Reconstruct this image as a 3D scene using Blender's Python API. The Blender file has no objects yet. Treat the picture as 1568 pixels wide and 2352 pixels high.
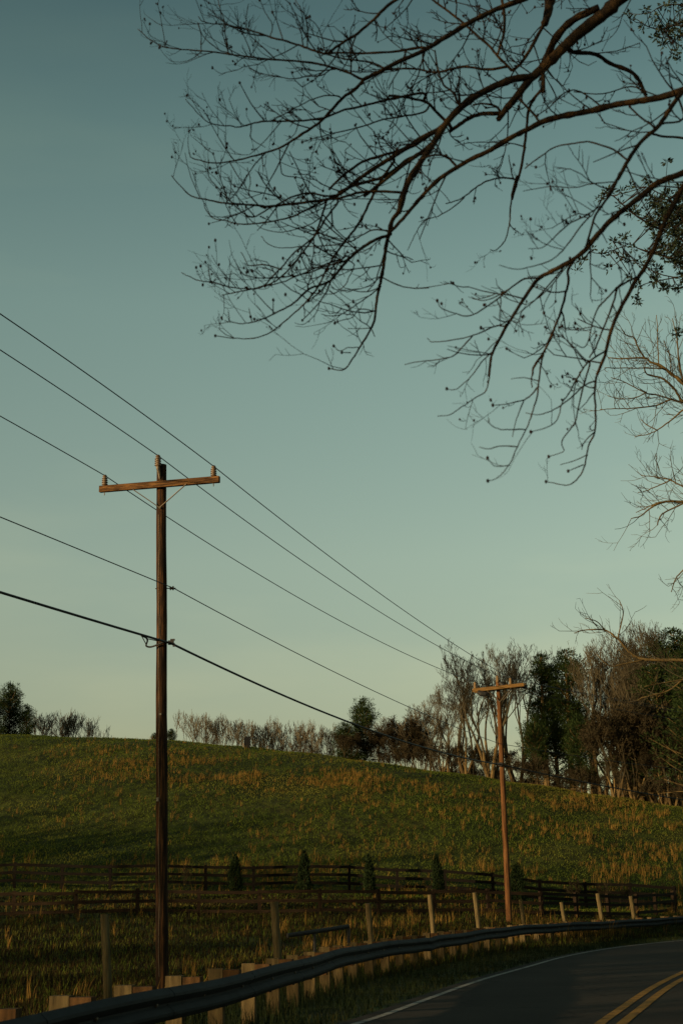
import bpy, math, random
import numpy as np
from mathutils import Vector, Matrix

random.seed(7)
rng = np.random.default_rng(7)
C = bpy.context.scene.collection
R = math.radians

# ------------------------------------------------------------------ camera
F = 3500.0                       # focal length in pixels of a 1568 x 2352 picture
CAM_Z = 1.5
TILT = math.atan(909 / F)
ROLL = R(1.3)
cam_d = bpy.data.cameras.new('camera')
cam = bpy.data.objects.new('camera', cam_d)
C.objects.link(cam)
CM = Matrix.Rotation(math.pi / 2 + TILT, 4, 'X') @ Matrix.Rotation(-ROLL, 4, 'Z')
cam.matrix_world = Matrix.Translation((0, 0, CAM_Z)) @ CM
cam_d.sensor_fit = 'VERTICAL'
cam_d.sensor_height = 36
cam_d.lens = F / 2352 * 36
cam_d.clip_start = 0.1
cam_d.clip_end = 5000
cam_d.dof.use_dof = True
cam_d.dof.focus_distance = 40
cam_d.dof.aperture_fstop = 3.6
bpy.context.scene.camera = cam
CR = CM.to_3x3()

def ray(x, y):
    v = CR @ Vector(((x - 784) / F, -(y - 1176) / F, -1))
    return v / v.y

def at(x, y, Y):
    """point seen at picture position x, y, at Y metres ahead of the camera"""
    r = ray(x, y)
    return Vector((r.x * Y, Y, CAM_Z + r.z * Y))

# ------------------------------------------------------------------ small maths
def lerp(a, b, t): return a + (b - a) * t
def sstep(t):
    t = min(1, max(0, t)); return t * t * (3 - 2 * t)
def interp(x, xs, ys): return float(np.interp(x, xs, ys))

def catmull(pts, n=8):
    P = [Vector(p) for p in pts]
    if len(P) < 3: return P
    P = [P[0] * 2 - P[1]] + P + [P[-1] * 2 - P[-2]]
    out = []
    for i in range(1, len(P) - 2):
        for k in range(n):
            t = k / n
            out.append(0.5 * ((2 * P[i]) + (P[i + 1] - P[i - 1]) * t + (2 * P[i - 1] - 5 * P[i] + 4 * P[i + 1] - P[i + 2]) * t * t
                              + (3 * P[i] - P[i - 1] - 3 * P[i + 1] + P[i + 2]) * t ** 3))
    out.append(P[-2])
    return out

# ------------------------------------------------------------------ road and guardrail lines (X, Y)
EDGE = catmull([(-2.9, -14), (-2.7, -6), (-2.5, 0), (-2.05, 8), (-1.3, 14), (-.35, 19.7), (.45, 23), (1.55, 28), (2.65, 32.8), (4.3, 39),
                (6.1, 45.6), (8.3, 52), (11.1, 58), (14.8, 64), (19, 68.3), (24, 71.5), (31, 74), (41, 75.5), (55, 76), (80, 75)], 8)
MIDL = catmull([(.3, -14), (.5, -6), (.75, 0), (1.3, 8), (2.0, 14), (2.85, 18.8), (4.1, 23.6), (5.6, 29), (7.3, 34.5), (9.1, 40), (11.4, 45.5), (14.3, 51), (18.2, 56.6), (22.6, 61),
                (28.5, 64.6), (38, 67.6), (55, 69.2), (80, 69)], 8)
EX = np.array([p.x for p in EDGE]); EY = np.array([p.y for p in EDGE])
RAIL = catmull([(-3.5, 0), (-3.3, 5), (-2.75, 12.0), (-2.1, 16.2), (-1.15, 22), (-.4, 28), (.25, 33), (1.05, 37), (2.05, 41.5), (4.2, 50),
                (6.0, 56), (8.0, 61), (10.4, 66), (13.6, 72), (17.6, 79), (19.3, 82)], 10)

def offset(line, d):
    out = []
    for i, p in enumerate(line):
        t = (line[min(i + 1, len(line) - 1)] - line[max(i - 1, 0)]).normalized()
        out.append(Vector((p.x + t.y * d, p.y - t.x * d)))
    return out

MIDX = np.array([p.x for p in offset(EDGE, 3.4)]); MIDY = np.array([p.y for p in offset(EDGE, 3.4)])
TB = np.array([ray(x, 1700).x for x in (-500, 0, 350, 784, 1100, 1350, 1568, 2100)])
CRESTPX = [(-500, 1705), (0, 1690), (350, 1697), (784, 1740), (1100, 1784), (1350, 1826), (1568, 1858), (2100, 1900)]
BASEPX = [(-500, 2060), (0, 2046), (350, 2043), (784, 2051), (1100, 2066), (1350, 2088), (1568, 2104), (2100, 2090)]
EC = [ray(*p).z for p in CRESTPX]
EF = [ray(*p).z for p in BASEPX]
DC = [142, 140, 138, 131, 125, 120, 116, 112]
DF = [82, 82, 82, 82, 82, 83, 84, 90]

def road_dist(x, y):
    return float(np.sqrt(np.min((MIDX - x) ** 2 + (MIDY - y) ** 2)))

def ground(x, y):
    d = road_dist(x, y) if y < 110 else 99
    if y <= 20:
        z = -.55
    else:
        b = x / y
        df, dc, ef, ec = interp(b, TB, DF), interp(b, TB, DC), interp(b, TB, EF), interp(b, TB, EC)
        zf = CAM_Z + df * ef
        if y < df:
            t = max(0, (y - 34) / (df - 34))
            z = lerp(-.55, zf, t ** 1.7)
        elif y < dc:
            u = (y - df) / (dc - df)
            z = CAM_Z + y * (ef + (ec - ef) * (1 - (1 - u) ** 1.75))
        else:
            zc = CAM_Z + dc * ec
            v = y - dc
            z = zc + ec * v - 0.012 * v * v if v < 14 else zc + ec * 14 - .012 * 196 - 3 * (1 - math.exp(-(v - 14) / 15))
        if y > 60:
            z += .10 * math.sin(x * .31 + y * .17) * sstep((y - 60) / 30) * .8 + .06 * math.sin(x * .8 - y * .5) * sstep((y - 60) / 30)
    if x > 0 and y < 70:                                # the bank rises on the far side of the road
        side = x - interp(y, EY[:-24], EX[:-24])
        if side > 7.5: z = lerp(z, .6, sstep((side - 7.5) / 4))
    w = sstep((d - 5.6) / 5.5)
    return lerp(-.035, z, w)

# ------------------------------------------------------------------ mesh builder
class MB:
    def __init__(s): s.v = []; s.f = []
    def quadbox(s, pts8):
        n = len(s.v); s.v += [tuple(p) for p in pts8]
        for q in ((0, 3, 2, 1), (4, 5, 6, 7), (0, 1, 5, 4), (1, 2, 6, 5), (2, 3, 7, 6), (3, 0, 4, 7)):
            s.f.append(tuple(n + i for i in q))
    def box(s, c, size, ax=None):
        c = Vector(c); ax = ax or (Vector((1, 0, 0)), Vector((0, 1, 0)), Vector((0, 0, 1)))
        h = [ax[i] * size[i] / 2 for i in range(3)]
        s.quadbox([c - h[0] - h[1] - h[2], c + h[0] - h[1] - h[2], c + h[0] + h[1] - h[2], c - h[0] + h[1] - h[2],
                   c - h[0] - h[1] + h[2], c + h[0] - h[1] + h[2], c + h[0] + h[1] + h[2], c - h[0] + h[1] + h[2]])
    def bar(s, a, b, w, h, up=Vector((0, 0, 1))):
        a, b = Vector(a), Vector(b); d = (b - a); L = d.length; d.normalize()
        side = d.cross(up).normalized(); u = side.cross(d).normalized()
        s.box((a + b) / 2, (L, w, h), (d, side, u))
    def tube(s, pts, rads, n=6, cap=True):
        pts = [Vector(p) for p in pts]
        if not hasattr(rads, '__len__'): rads = [rads] * len(pts)
        base = len(s.v); m = len(pts)
        ref = None
        for i, p in enumerate(pts):
            d = pts[min(i + 1, m - 1)] - pts[max(i - 1, 0)]
            if d.length < 1e-9: d = Vector((0, 0, 1))
            d.normalize()
            if ref is None:
                ref = Vector((1, 0, 0)) if abs(d.x) < .8 else Vector((0, 1, 0))
            a = (ref - d * ref.dot(d))
            if a.length < 1e-6: a = d.orthogonal()
            a.normalize(); b = d.cross(a); ref = a
            r = rads[i]
            for k in range(n):
                t = 2 * math.pi * k / n
                q = p + a * (math.cos(t) * r) + b * (math.sin(t) * r)
                s.v.append((q.x, q.y, q.z))
        for i in range(m - 1):
            for k in range(n):
                k2 = (k + 1) % n
                s.f.append((base + i * n + k, base + i * n + k2, base + (i + 1) * n + k2, base + (i + 1) * n + k))
        if cap:
            s.f.append(tuple(base + k for k in range(n))[::-1])
            s.f.append(tuple(base + (m - 1) * n + k for k in range(n)))
    def lathe(s, o, axis, prof, n=14):
        """prof: list of (distance along axis, radius)"""
        o = Vector(o); axis = Vector(axis).normalized()
        a = axis.orthogonal().normalized(); b = axis.cross(a); base = len(s.v)
        for h, r in prof:
            for k in range(n):
                t = 2 * math.pi * k / n
                q = o + axis * h + a * (math.cos(t) * r) + b * (math.sin(t) * r)
                s.v.append((q.x, q.y, q.z))
        for i in range(len(prof) - 1):
            for k in range(n):
                k2 = (k + 1) % n
                s.f.append((base + i * n + k, base + i * n + k2, base + (i + 1) * n + k2, base + (i + 1) * n + k))
        s.f.append(tuple(base + k for k in range(n))[::-1])
        s.f.append(tuple(base + (len(prof) - 1) * n + k for k in range(n)))
    def leaf(s, p, d, n, L, w):
        side = d.cross(n)
        if side.length < 1e-6: side = d.orthogonal()
        side = side.normalized() * (w / 2)
        b = len(s.v); q = p + d * L; m = p + d * (L * .5)
        s.v += [tuple(p), tuple(m + side), tuple(q), tuple(m - side)]
        s.f.append((b, b + 1, b + 2, b + 3))
    def blob(s, c, r, squash=1, n=6, m=4):
        base = len(s.v)
        for i in range(m + 1):
            th = math.pi * i / m
            for k in range(n):
                t = 2 * math.pi * k / n
                s.v.append((c[0] + r * math.sin(th) * math.cos(t), c[1] + r * math.sin(th) * math.sin(t), c[2] + r * squash * math.cos(th)))
        for i in range(m):
            for k in range(n):
                k2 = (k + 1) % n
                s.f.append((base + i * n + k, base + (i + 1) * n + k, base + (i + 1) * n + k2, base + i * n + k2))
    def mesh(s, name, mat, smooth=False):
        me = bpy.data.meshes.new(name)
        me.from_pydata(s.v, [], s.f)
        me.materials.append(mat)
        if smooth: me.polygons.foreach_set('use_smooth', [True] * len(me.polygons))
        me.update()
        return me
    def build(s, name, mat, parent=None, smooth=False, origin=None):
        if parent is not None and origin is None: origin = parent.location
        if origin is not None:
            o = Vector(origin)
            s.v = [(x - o.x, y - o.y, z - o.z) for x, y, z in s.v]
        ob = bpy.data.objects.new(name, s.mesh(name, mat, smooth))
        C.objects.link(ob)
        if parent is not None: ob.parent = parent
        elif origin is not None: ob.location = origin
        return ob

def thing(name, label, cat, loc=(0, 0, 0), group=None):
    o = bpy.data.objects.new(name, None); C.objects.link(o)
    o.location = loc; o.empty_display_size = .2
    tag(o, label, cat, group)
    return o
def tag(o, label, cat, group=None, kind=None):
    o['label'] = label; o['category'] = cat
    if group: o['group'] = group
    if kind: o['kind'] = kind
    return o
def struct(o):
    o['kind'] = 'structure'; return o
def dup(root, loc, rz=0, scale=1, label=None, group=None):
    r = root.copy(); C.objects.link(r)
    r.location = loc; r.rotation_euler = (0, 0, rz); r.scale = (scale, scale, scale) if not hasattr(scale, '__len__') else scale
    if label: r['label'] = label
    if group: r['group'] = group
    for ch in root.children:
        c = ch.copy(); C.objects.link(c); c.parent = r
        for g in ch.children:
            d = g.copy(); C.objects.link(d); d.parent = c
    return r

# ------------------------------------------------------------------ materials
def mat(name, cols, scale=8, stretch=(1, 1, 1), rough=.85, bump=0, detail=6, lo=.35, hi=.65, coords='Object', trans=0, metal=0, spec=.3, bscale=None):
    m = bpy.data.materials.new(name); m.use_nodes = True
    nt = m.node_tree; N = nt.nodes; L = nt.links
    b = N['Principled BSDF']; b.inputs['Roughness'].default_value = rough; b.inputs['Metallic'].default_value = metal
    b.inputs['Specular IOR Level'].default_value = spec
    tc = N.new('ShaderNodeTexCoord'); mp = N.new('ShaderNodeMapping'); mp.inputs['Scale'].default_value = stretch
    L.new(tc.outputs[coords], mp.inputs[0])
    nz = N.new('ShaderNodeTexNoise'); nz.inputs['Scale'].default_value = scale; nz.inputs['Detail'].default_value = detail
    nz.inputs['Roughness'].default_value = .6
    L.new(mp.outputs[0], nz.inputs['Vector'])
    rp = N.new('ShaderNodeValToRGB')
    k = len(cols)
    while len(rp.color_ramp.elements) < k: rp.color_ramp.elements.new(.5)
    for i, c in enumerate(cols):
        rp.color_ramp.elements[i].position = lo + (hi - lo) * i / max(1, k - 1)
        rp.color_ramp.elements[i].color = (*c, 1)
    L.new(nz.outputs['Fac'], rp.inputs[0]); L.new(rp.outputs[0], b.inputs['Base Color'])
    if bump:
        bp = N.new('ShaderNodeBump'); bp.inputs['Strength'].default_value = bump; bp.inputs['Distance'].default_value = .02
        n2 = nz
        if bscale:
            n2 = N.new('ShaderNodeTexNoise'); n2.inputs['Scale'].default_value = bscale; L.new(mp.outputs[0], n2.inputs['Vector'])
        L.new(n2.outputs['Fac'], bp.inputs['Height']); L.new(bp.outputs[0], b.inputs['Normal'])
    if trans:
        tr = N.new('ShaderNodeBsdfTranslucent'); mx = N.new('ShaderNodeMixShader'); mx.inputs[0].default_value = trans
        L.new(rp.outputs[0], tr.inputs[0]); L.new(b.outputs[0], mx.inputs[1]); L.new(tr.outputs[0], mx.inputs[2])
        L.new(mx.outputs[0], N['Material Output'].inputs[0])
    return m

M = {}
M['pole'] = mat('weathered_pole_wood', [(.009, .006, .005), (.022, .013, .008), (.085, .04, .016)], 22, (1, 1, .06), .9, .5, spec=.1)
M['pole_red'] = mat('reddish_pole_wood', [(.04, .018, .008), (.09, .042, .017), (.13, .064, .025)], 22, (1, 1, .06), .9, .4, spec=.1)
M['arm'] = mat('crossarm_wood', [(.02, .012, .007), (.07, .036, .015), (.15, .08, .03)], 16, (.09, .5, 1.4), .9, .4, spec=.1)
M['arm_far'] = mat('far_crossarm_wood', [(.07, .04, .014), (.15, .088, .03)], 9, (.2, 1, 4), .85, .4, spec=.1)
M['porcelain'] = mat('brown_porcelain', [(.09, .06, .035), (.15, .10, .06)], 6, rough=.35, spec=.4)
M['porcelain_pale'] = mat('pale_porcelain', [(.13, .085, .04), (.19, .125, .06)], 6, rough=.5, spec=.2)
M['steel'] = mat('galvanised_steel', [(.08, .065, .045), (.14, .115, .085)], 30, rough=.6, metal=.3)
M['black'] = mat('black_fitting', [(.012, .012, .013), (.03, .03, .03)], 30, rough=.6)
M['wire'] = mat('dark_wire', [(.02, .022, .025), (.035, .035, .04)], 30, rough=.6)
M['beam'] = mat('guardrail_steel', [(.005, .007, .009), (.014, .017, .02)], 3, (1, 1, 2), .8, .06, metal=.0, spec=.2)
M['railpost'] = mat('guardrail_timber', [(.026, .02, .010), (.066, .05, .024), (.125, .096, .046)], 16, (1, 1, .15), .95, .5, lo=.25, hi=.75, spec=.1)
M['block'] = mat('guardrail_block_timber', [(.025, .015, .007), (.07, .038, .016)], 16, (1, 1, .2), .95, .5, spec=.1)
M['post'] = mat('round_post_wood', [(.03, .023, .011), (.09, .07, .034), (.15, .118, .06)], 16, (1, 1, .1), .95, .6, lo=.25, hi=.75, spec=.1)
M['board'] = mat('dark_fence_board', [(.004, .0035, .003), (.01, .008, .006)], 6, (.3, .3, 6), .9, .3, spec=.1)
M['oldboard'] = mat('weathered_fence_board', [(.009, .006, .004), (.026, .017, .010)], 8, (.3, .3, 5), .9, .3, spec=.1)
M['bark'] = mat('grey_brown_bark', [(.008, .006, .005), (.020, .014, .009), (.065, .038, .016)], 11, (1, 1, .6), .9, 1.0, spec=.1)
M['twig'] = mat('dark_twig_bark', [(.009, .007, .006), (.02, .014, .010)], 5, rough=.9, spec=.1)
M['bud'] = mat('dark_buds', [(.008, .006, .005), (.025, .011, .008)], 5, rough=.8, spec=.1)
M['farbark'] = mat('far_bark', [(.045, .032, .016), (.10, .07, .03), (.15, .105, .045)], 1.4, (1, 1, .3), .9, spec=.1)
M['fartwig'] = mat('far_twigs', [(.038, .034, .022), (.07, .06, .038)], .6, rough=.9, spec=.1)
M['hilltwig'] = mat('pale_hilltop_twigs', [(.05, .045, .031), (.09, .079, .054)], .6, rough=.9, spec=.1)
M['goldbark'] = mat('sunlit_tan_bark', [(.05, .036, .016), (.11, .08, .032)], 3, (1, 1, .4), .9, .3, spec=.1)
M['needle'] = mat('pine_needles', [(.008, .017, .006), (.017, .032, .009), (.03, .048, .014)], .9, rough=.8, trans=.15, spec=.1)
M['cedar'] = mat('cedar_foliage', [(.008, .016, .006), (.018, .032, .011)], 3, rough=.85, trans=.15, spec=.1)
M['darkleaf'] = mat('dark_evergreen_leaf', [(.007, .014, .008), (.016, .026, .013)], 3, rough=.7, trans=.1, spec=.15)
M['brownleaf'] = mat('dead_brown_leaf', [(.018, .016, .009), (.036, .028, .015)], 1.3, rough=.9, trans=.15, spec=.1)
M['brush'] = mat('brush_twigs', [(.018, .016, .010), (.042, .034, .019)], 1.0, rough=.9, spec=.1)
M['straw'] = mat('straw_grass', [(.08, .052, .013), (.13, .078, .018), (.19, .115, .028)], .9, rough=.85, trans=.2, spec=.1)
M['grass'] = mat('short_green_grass', [(.036, .060, .008), (.066, .09, .011), (.12, .115, .022)], .09, rough=.85, trans=.25, spec=.1)
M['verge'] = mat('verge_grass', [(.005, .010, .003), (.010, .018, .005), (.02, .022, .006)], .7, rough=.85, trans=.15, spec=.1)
M['asphalt'] = mat('worn_asphalt', [(.032, .029, .026), (.048, .043, .038), (.062, .055, .048)], 1.1, (1, 1, 1), .95, .35, 10, bscale=90, spec=.15)
M['white'] = mat('worn_white_paint', [(.03, .028, .025), (.12, .12, .11), (.24, .24, .22)], 5, rough=.9, lo=.3, hi=.55, spec=.1, detail=9)
M['yellow'] = mat('worn_yellow_paint', [(.03, .024, .015), (.12, .062, .012), (.24, .125, .02)], 5, rough=.9, lo=.28, hi=.5, spec=.1, detail=9)
M['stone'] = mat('dark_stone', [(.004, .005, .006), (.01, .011, .013)], 12, rough=.8, spec=.1)
M['palestone'] = mat('pale_stone', [(.12, .11, .09), (.2, .18, .15)], 12, rough=.8)

def asphalt_material():
    m = bpy.data.materials.new('worn_asphalt'); m.use_nodes = True
    nt = m.node_tree; N = nt.nodes; L = nt.links; b = N['Principled BSDF']
    b.inputs['Roughness'].default_value = .95; b.inputs['Specular IOR Level'].default_value = .12
    tc = N.new('ShaderNodeTexCoord')
    def noise(sc, d):
        n = N.new('ShaderNodeTexNoise'); n.inputs['Scale'].default_value = sc; n.inputs['Detail'].default_value = d; L.new(tc.outputs['Object'], n.inputs['Vector']); return n
    def ramp(src, a, ca, bb, cb):
        r = N.new('ShaderNodeValToRGB'); r.color_ramp.elements[0].position = a; r.color_ramp.elements[1].position = bb
        r.color_ramp.elements[0].color = (*ca, 1); r.color_ramp.elements[1].color = (*cb, 1); L.new(src, r.inputs[0]); return r
    def mul(x, y):
        q = N.new('ShaderNodeMixRGB'); q.blend_type = 'MULTIPLY'; q.inputs[0].default_value = 1; L.new(x, q.inputs[1]); L.new(y, q.inputs[2]); return q.outputs[0]
    base = ramp(noise(.35, 6).outputs['Fac'], .35, (.015, .0125, .0095), .65, (.026, .022, .017)).outputs[0]
    grit = ramp(noise(60, 3).outputs['Fac'], .3, (.55, .55, .55), .7, (1.4, 1.4, 1.4)).outputs[0]
    wv = N.new('ShaderNodeTexVoronoi'); wv.feature = 'DISTANCE_TO_EDGE'; wv.inputs['Scale'].default_value = .33
    ad = N.new('ShaderNodeMixRGB'); ad.blend_type = 'ADD'; ad.inputs[0].default_value = .9
    wn = noise(.9, 5); L.new(tc.outputs['Object'], ad.inputs[1]); L.new(wn.outputs['Color'], ad.inputs[2]); L.new(ad.outputs[0], wv.inputs['Vector'])
    crack = ramp(wv.outputs['Distance'], .003, (.35, .35, .35), .010, (1, 1, 1)).outputs[0]
    L.new(mul(mul(base, grit), crack), b.inputs['Base Color'])
    bp = N.new('ShaderNodeBump'); bp.inputs['Strength'].default_value = .4; bp.inputs['Distance'].default_value = .01
    L.new(noise(90, 2).outputs['Fac'], bp.inputs['Height']); L.new(bp.outputs[0], b.inputs['Normal'])
    return m
M['asphalt'] = asphalt_material()
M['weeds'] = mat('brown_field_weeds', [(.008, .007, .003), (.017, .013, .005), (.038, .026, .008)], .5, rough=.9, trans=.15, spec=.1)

# ground: patches of green sward, thin straw and bare soil
def ground_material():
    m = bpy.data.materials.new('pasture_ground'); m.use_nodes = True
    nt = m.node_tree; N = nt.nodes; L = nt.links; b = N['Principled BSDF']
    b.inputs['Roughness'].default_value = .95; b.inputs['Specular IOR Level'].default_value = .1
    tc = N.new('ShaderNodeTexCoord')
    def noise(s, d, st=(1, 1, 1)):
        mp = N.new('ShaderNodeMapping'); mp.inputs['Scale'].default_value = st
        n = N.new('ShaderNodeTexNoise'); n.inputs['Scale'].default_value = s; n.inputs['Detail'].default_value = d
        L.new(tc.outputs['Object'], mp.inputs[0]); L.new(mp.outputs[0], n.inputs['Vector']); return n
    a = noise(.12, 8); r1 = N.new('ShaderNodeValToRGB')
    for i, (p, c) in enumerate(((.35, (.021, .034, .006)), (.52, (.038, .052, .008)), (.68, (.06, .064, .013)))):
        if i > 1: r1.color_ramp.elements.new(p)
        r1.color_ramp.elements[i].position = p; r1.color_ramp.elements[i].color = (*c, 1)
    L.new(a.outputs['Fac'], r1.inputs[0])
    c = noise(1.6, 8, (1, .5, 1)); r2 = N.new('ShaderNodeValToRGB')
    r2.color_ramp.elements[0].position = .42; r2.color_ramp.elements[0].color = (.45, .45, .45, 1)
    r2.color_ramp.elements[1].position = .66; r2.color_ramp.elements[1].color = (1.25, 1.2, 1.1, 1)
    L.new(c.outputs['Fac'], r2.inputs[0])
    mx = N.new('ShaderNodeMixRGB'); mx.blend_type = 'MULTIPLY'; mx.inputs[0].default_value = 1
    L.new(r1.outputs[0], mx.inputs[1]); L.new(r2.outputs[0], mx.inputs[2]); L.new(mx.outputs[0], b.inputs['Base Color'])
    bp = N.new('ShaderNodeBump'); bp.inputs['Strength'].default_value = .8; bp.inputs['Distance'].default_value = .15
    L.new(c.outputs['Fac'], bp.inputs['Height']); L.new(bp.outputs[0], b.inputs['Normal'])
    return m
M['ground'] = ground_material()

# ------------------------------------------------------------------ terrain sheet
def axis_pts(lo, hi, flo, fhi, fine):
    a = list(np.arange(flo, fhi + .01, fine)); s = fine; x = fhi
    while x < hi: s *= 1.3; x += s; a.append(x)
    s = fine; x = flo; pre = []
    while x > lo: s *= 1.3; x -= s; pre.append(x)
    return pre[::-1] + a
gx = axis_pts(-1500, 1500, -44, 46, .9); gy = axis_pts(-1200, 2500, -6, 172, .9)
mb = MB()
for y in gy:
    for x in gx: mb.v.append((x, y, ground(x, y)))
nx = len(gx)
for j in range(len(gy) - 1):
    for i in range(nx - 1):
        k = j * nx + i; mb.f.append((k, k + 1, k + nx + 1, k + nx))
terrain = struct(mb.build('hill_ground', M['ground'], smooth=True))

# ------------------------------------------------------------------ road
def strip(name, line, a, b, z, m, sub=1):
    l = [offset(line, a + (b - a) * i / sub) for i in range(sub + 1)]
    s = MB()
    for i in range(len(line)):
        for j in range(sub + 1): s.v.append((l[j][i].x, l[j][i].y, z))
    k = sub + 1
    for i in range(len(line) - 1):
        for j in range(sub): s.f.append((i * k + j, i * k + j + 1, (i + 1) * k + j + 1, (i + 1) * k + j))
    return struct(s.build(name, m))
strip('road', EDGE, -.28, 7.1, .0, M['asphalt'], 6)
strip('edge_line', EDGE, -.05, .07, .006, M['white'])
strip('centre_line', MIDL, -.17, -.03, .006, M['yellow'])
strip('centre_line', MIDL, .11, .25, .006, M['yellow'])

# ------------------------------------------------------------------ guardrail
def arc(line):
    s = [0.0]
    for i in range(1, len(line)): s.append(s[-1] + (line[i] - line[i - 1]).length)
    return s
RS = arc(RAIL)
def rail_at(s):
    return Vector((interp(s, RS, [p.x for p in RAIL]), interp(s, RS, [p.y for p in RAIL])))
def rail_dir(s):
    return (rail_at(s + .3) - rail_at(s - .3)).normalized()
gr = thing('guardrail', 'long dark steel guardrail on timber posts curving beside the road', 'guardrail', (RAIL[20].x, RAIL[20].y, 0))
prof = [(0, .72), (.015, .735), (.03, .72), (.075, .675), (.08, .645), (.03, .595), (.0, .575), (.0, .555), (.03, .535), (.08, .485), (.075, .455), (.03, .41), (.012, .398), (0, .41)]
b = MB(); ns = 260
for i in range(ns):
    s = .2 + (RS[-1] - .6) * i / (ns - 1); p = rail_at(s); d = rail_dir(s); n = Vector((d.y, -d.x))
    wob = .012 * math.sin(s * .9) + .02 * math.sin(s * .23 + 1) + (.03 * math.exp(-((s - 42) / .5) ** 2) * -1)
    for o, z in prof + [(o - .012, z) for o, z in prof[::-1]]:
        b.v.append((p.x + n.x * o, p.y + n.y * o, z + wob))
k = len(prof) * 2
for i in range(ns - 1):
    for j in range(k): b.f.append((i * k + j, i * k + (j + 1) % k, (i + 1) * k + (j + 1) % k, (i + 1) * k + j))
b.f.append(tuple(range(k))); b.f.append(tuple((ns - 1) * k + j for j in range(k))[::-1])
b.build('rail_beam', M['beam'], gr)
s = 1.4; i = 0
while s < RS[-1] - .5:
    p = rail_at(s); d = rail_dir(s); n = Vector((d.y, -d.x)); d3 = Vector((d.x, d.y, 0)); n3 = Vector((n.x, n.y, 0)); up = Vector((0, 0, 1))
    rr = random.Random(i)
    tip = rr.uniform(-.02, .02); tw = rr.uniform(-.025, .02)
    c = Vector((p.x, p.y, 0)) - n3 * .325
    q = MB(); q.box(c + up * (.12 + tip), (.14, .19, 1.32), (d3, n3, (up + d3 * tw + n3 * rr.uniform(-.02, .02)).normalized()))
    q.build('post', M['railpost'], gr)
    c = Vector((p.x, p.y, 0)) - n3 * .118
    q = MB(); q.box(c + up * (.575 + tip), (.15, .205, .38), (d3, n3, (up + d3 * tw).normalized()))
    bl = q.build('offset_block', M['block'], gr)
    q = MB(); q.lathe(Vector((p.x, p.y, .565)) + n3 * .0, n3, [(0, .022), (.02, .022), (.028, .012)], 8)
    q.build('bolt', M['steel'], bl, origin=gr.location)
    s += 1.905 if s < 60 else 1.905; i += 1
s = 2.0; i = 0
while s < RS[-1] - 2:
    q = MB(); rr = random.Random(900 + i); lift = .005
    for ss_ in (s - .16, s + .16):
        p = rail_at(ss_); d = rail_dir(ss_); n = Vector((d.y, -d.x)); wob = .012 * math.sin(ss_ * .9) + .02 * math.sin(ss_ * .23 + 1) + (.03 * math.exp(-((ss_ - 42) / .5) ** 2) * -1)
        for o, z in [(o + lift, z) for o, z in prof[1:-1]] + [(o - .004, z) for o, z in prof[1:-1][::-1]]: q.v.append((p.x + n.x * o, p.y + n.y * o, z + wob))
    kk = 2 * (len(prof) - 2)
    for j in range(kk): q.f.append((j, (j + 1) % kk, kk + (j + 1) % kk, kk + j))
    q.f.append(tuple(range(kk))); q.f.append(tuple(kk + j for j in range(kk))[::-1])
    q.build('splice_plate', M['beam'], gr)
    s += 3.81; i += 1
p = rail_at(RS[-1] - .3); d = rail_dir(RS[-1] - .4); d3 = Vector((d.x, d.y, 0)); n3 = Vector((d.y, -d.x, 0))
q = MB(); q.box(Vector((p.x, p.y, .34)) + d3 * .35 + n3 * .03, (.62, .05, .9), (d3, n3, Vector((0, 0, 1))))
q.build('end_terminal', M['black'], gr)

# ------------------------------------------------------------------ round posts
for px, ptop, Y, r, lab in (
        (240, 2100, 31, .085, 'thick pale round wooden post leaning just left of the tall utility pole'),
        (629, 2071, 33, .085, 'pale round wooden post behind the guardrail beside the black pipe handrail'),
        (844, 2075, 41, .075, 'brightly lit short round post standing below a dark columnar cedar, nearest the guardrail'),
        (986, 2055, 54, .085, 'slim pale round post between two cedars, left of the far utility pole'),
        (1089, 2050, 59, .085, 'pale leaning round post immediately left of the far utility pole'),
        (1194, 2066, 66, .08, 'dim round post close against the right of the far utility pole'),
        (1288, 2072, 69, .085, 'stubby tan round post, second to the right of the far utility pole'),
        (1371, 2052, 73, .1, 'taller tan round post, third to the right of the far utility pole'),
        (1447, 2058, 76, .1, 'brownish round post near the right end of the board fences')):
    top = at(px, ptop, Y); rr = random.Random(px)
    base = Vector((top.x + (top.z + .5) * .07 + rr.uniform(-.02, .02), Y + rr.uniform(-.05, .05), ground(top.x, Y) - .3))
    q = MB(); n = 12
    pts = [base.lerp(top, t / n) + Vector((rr.uniform(-.006, .006), rr.uniform(-.006, .006), 0)) for t in range(n + 1)]
    q.tube(pts, [r * (1.06 - .1 * t / n) * rr.uniform(.97, 1.03) for t in range(n + 1)], 14)
    o = q.build('fence_post', M['post'], origin=base)
    tag(o, lab, 'post', 'round wooden posts behind the guardrail')

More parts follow.
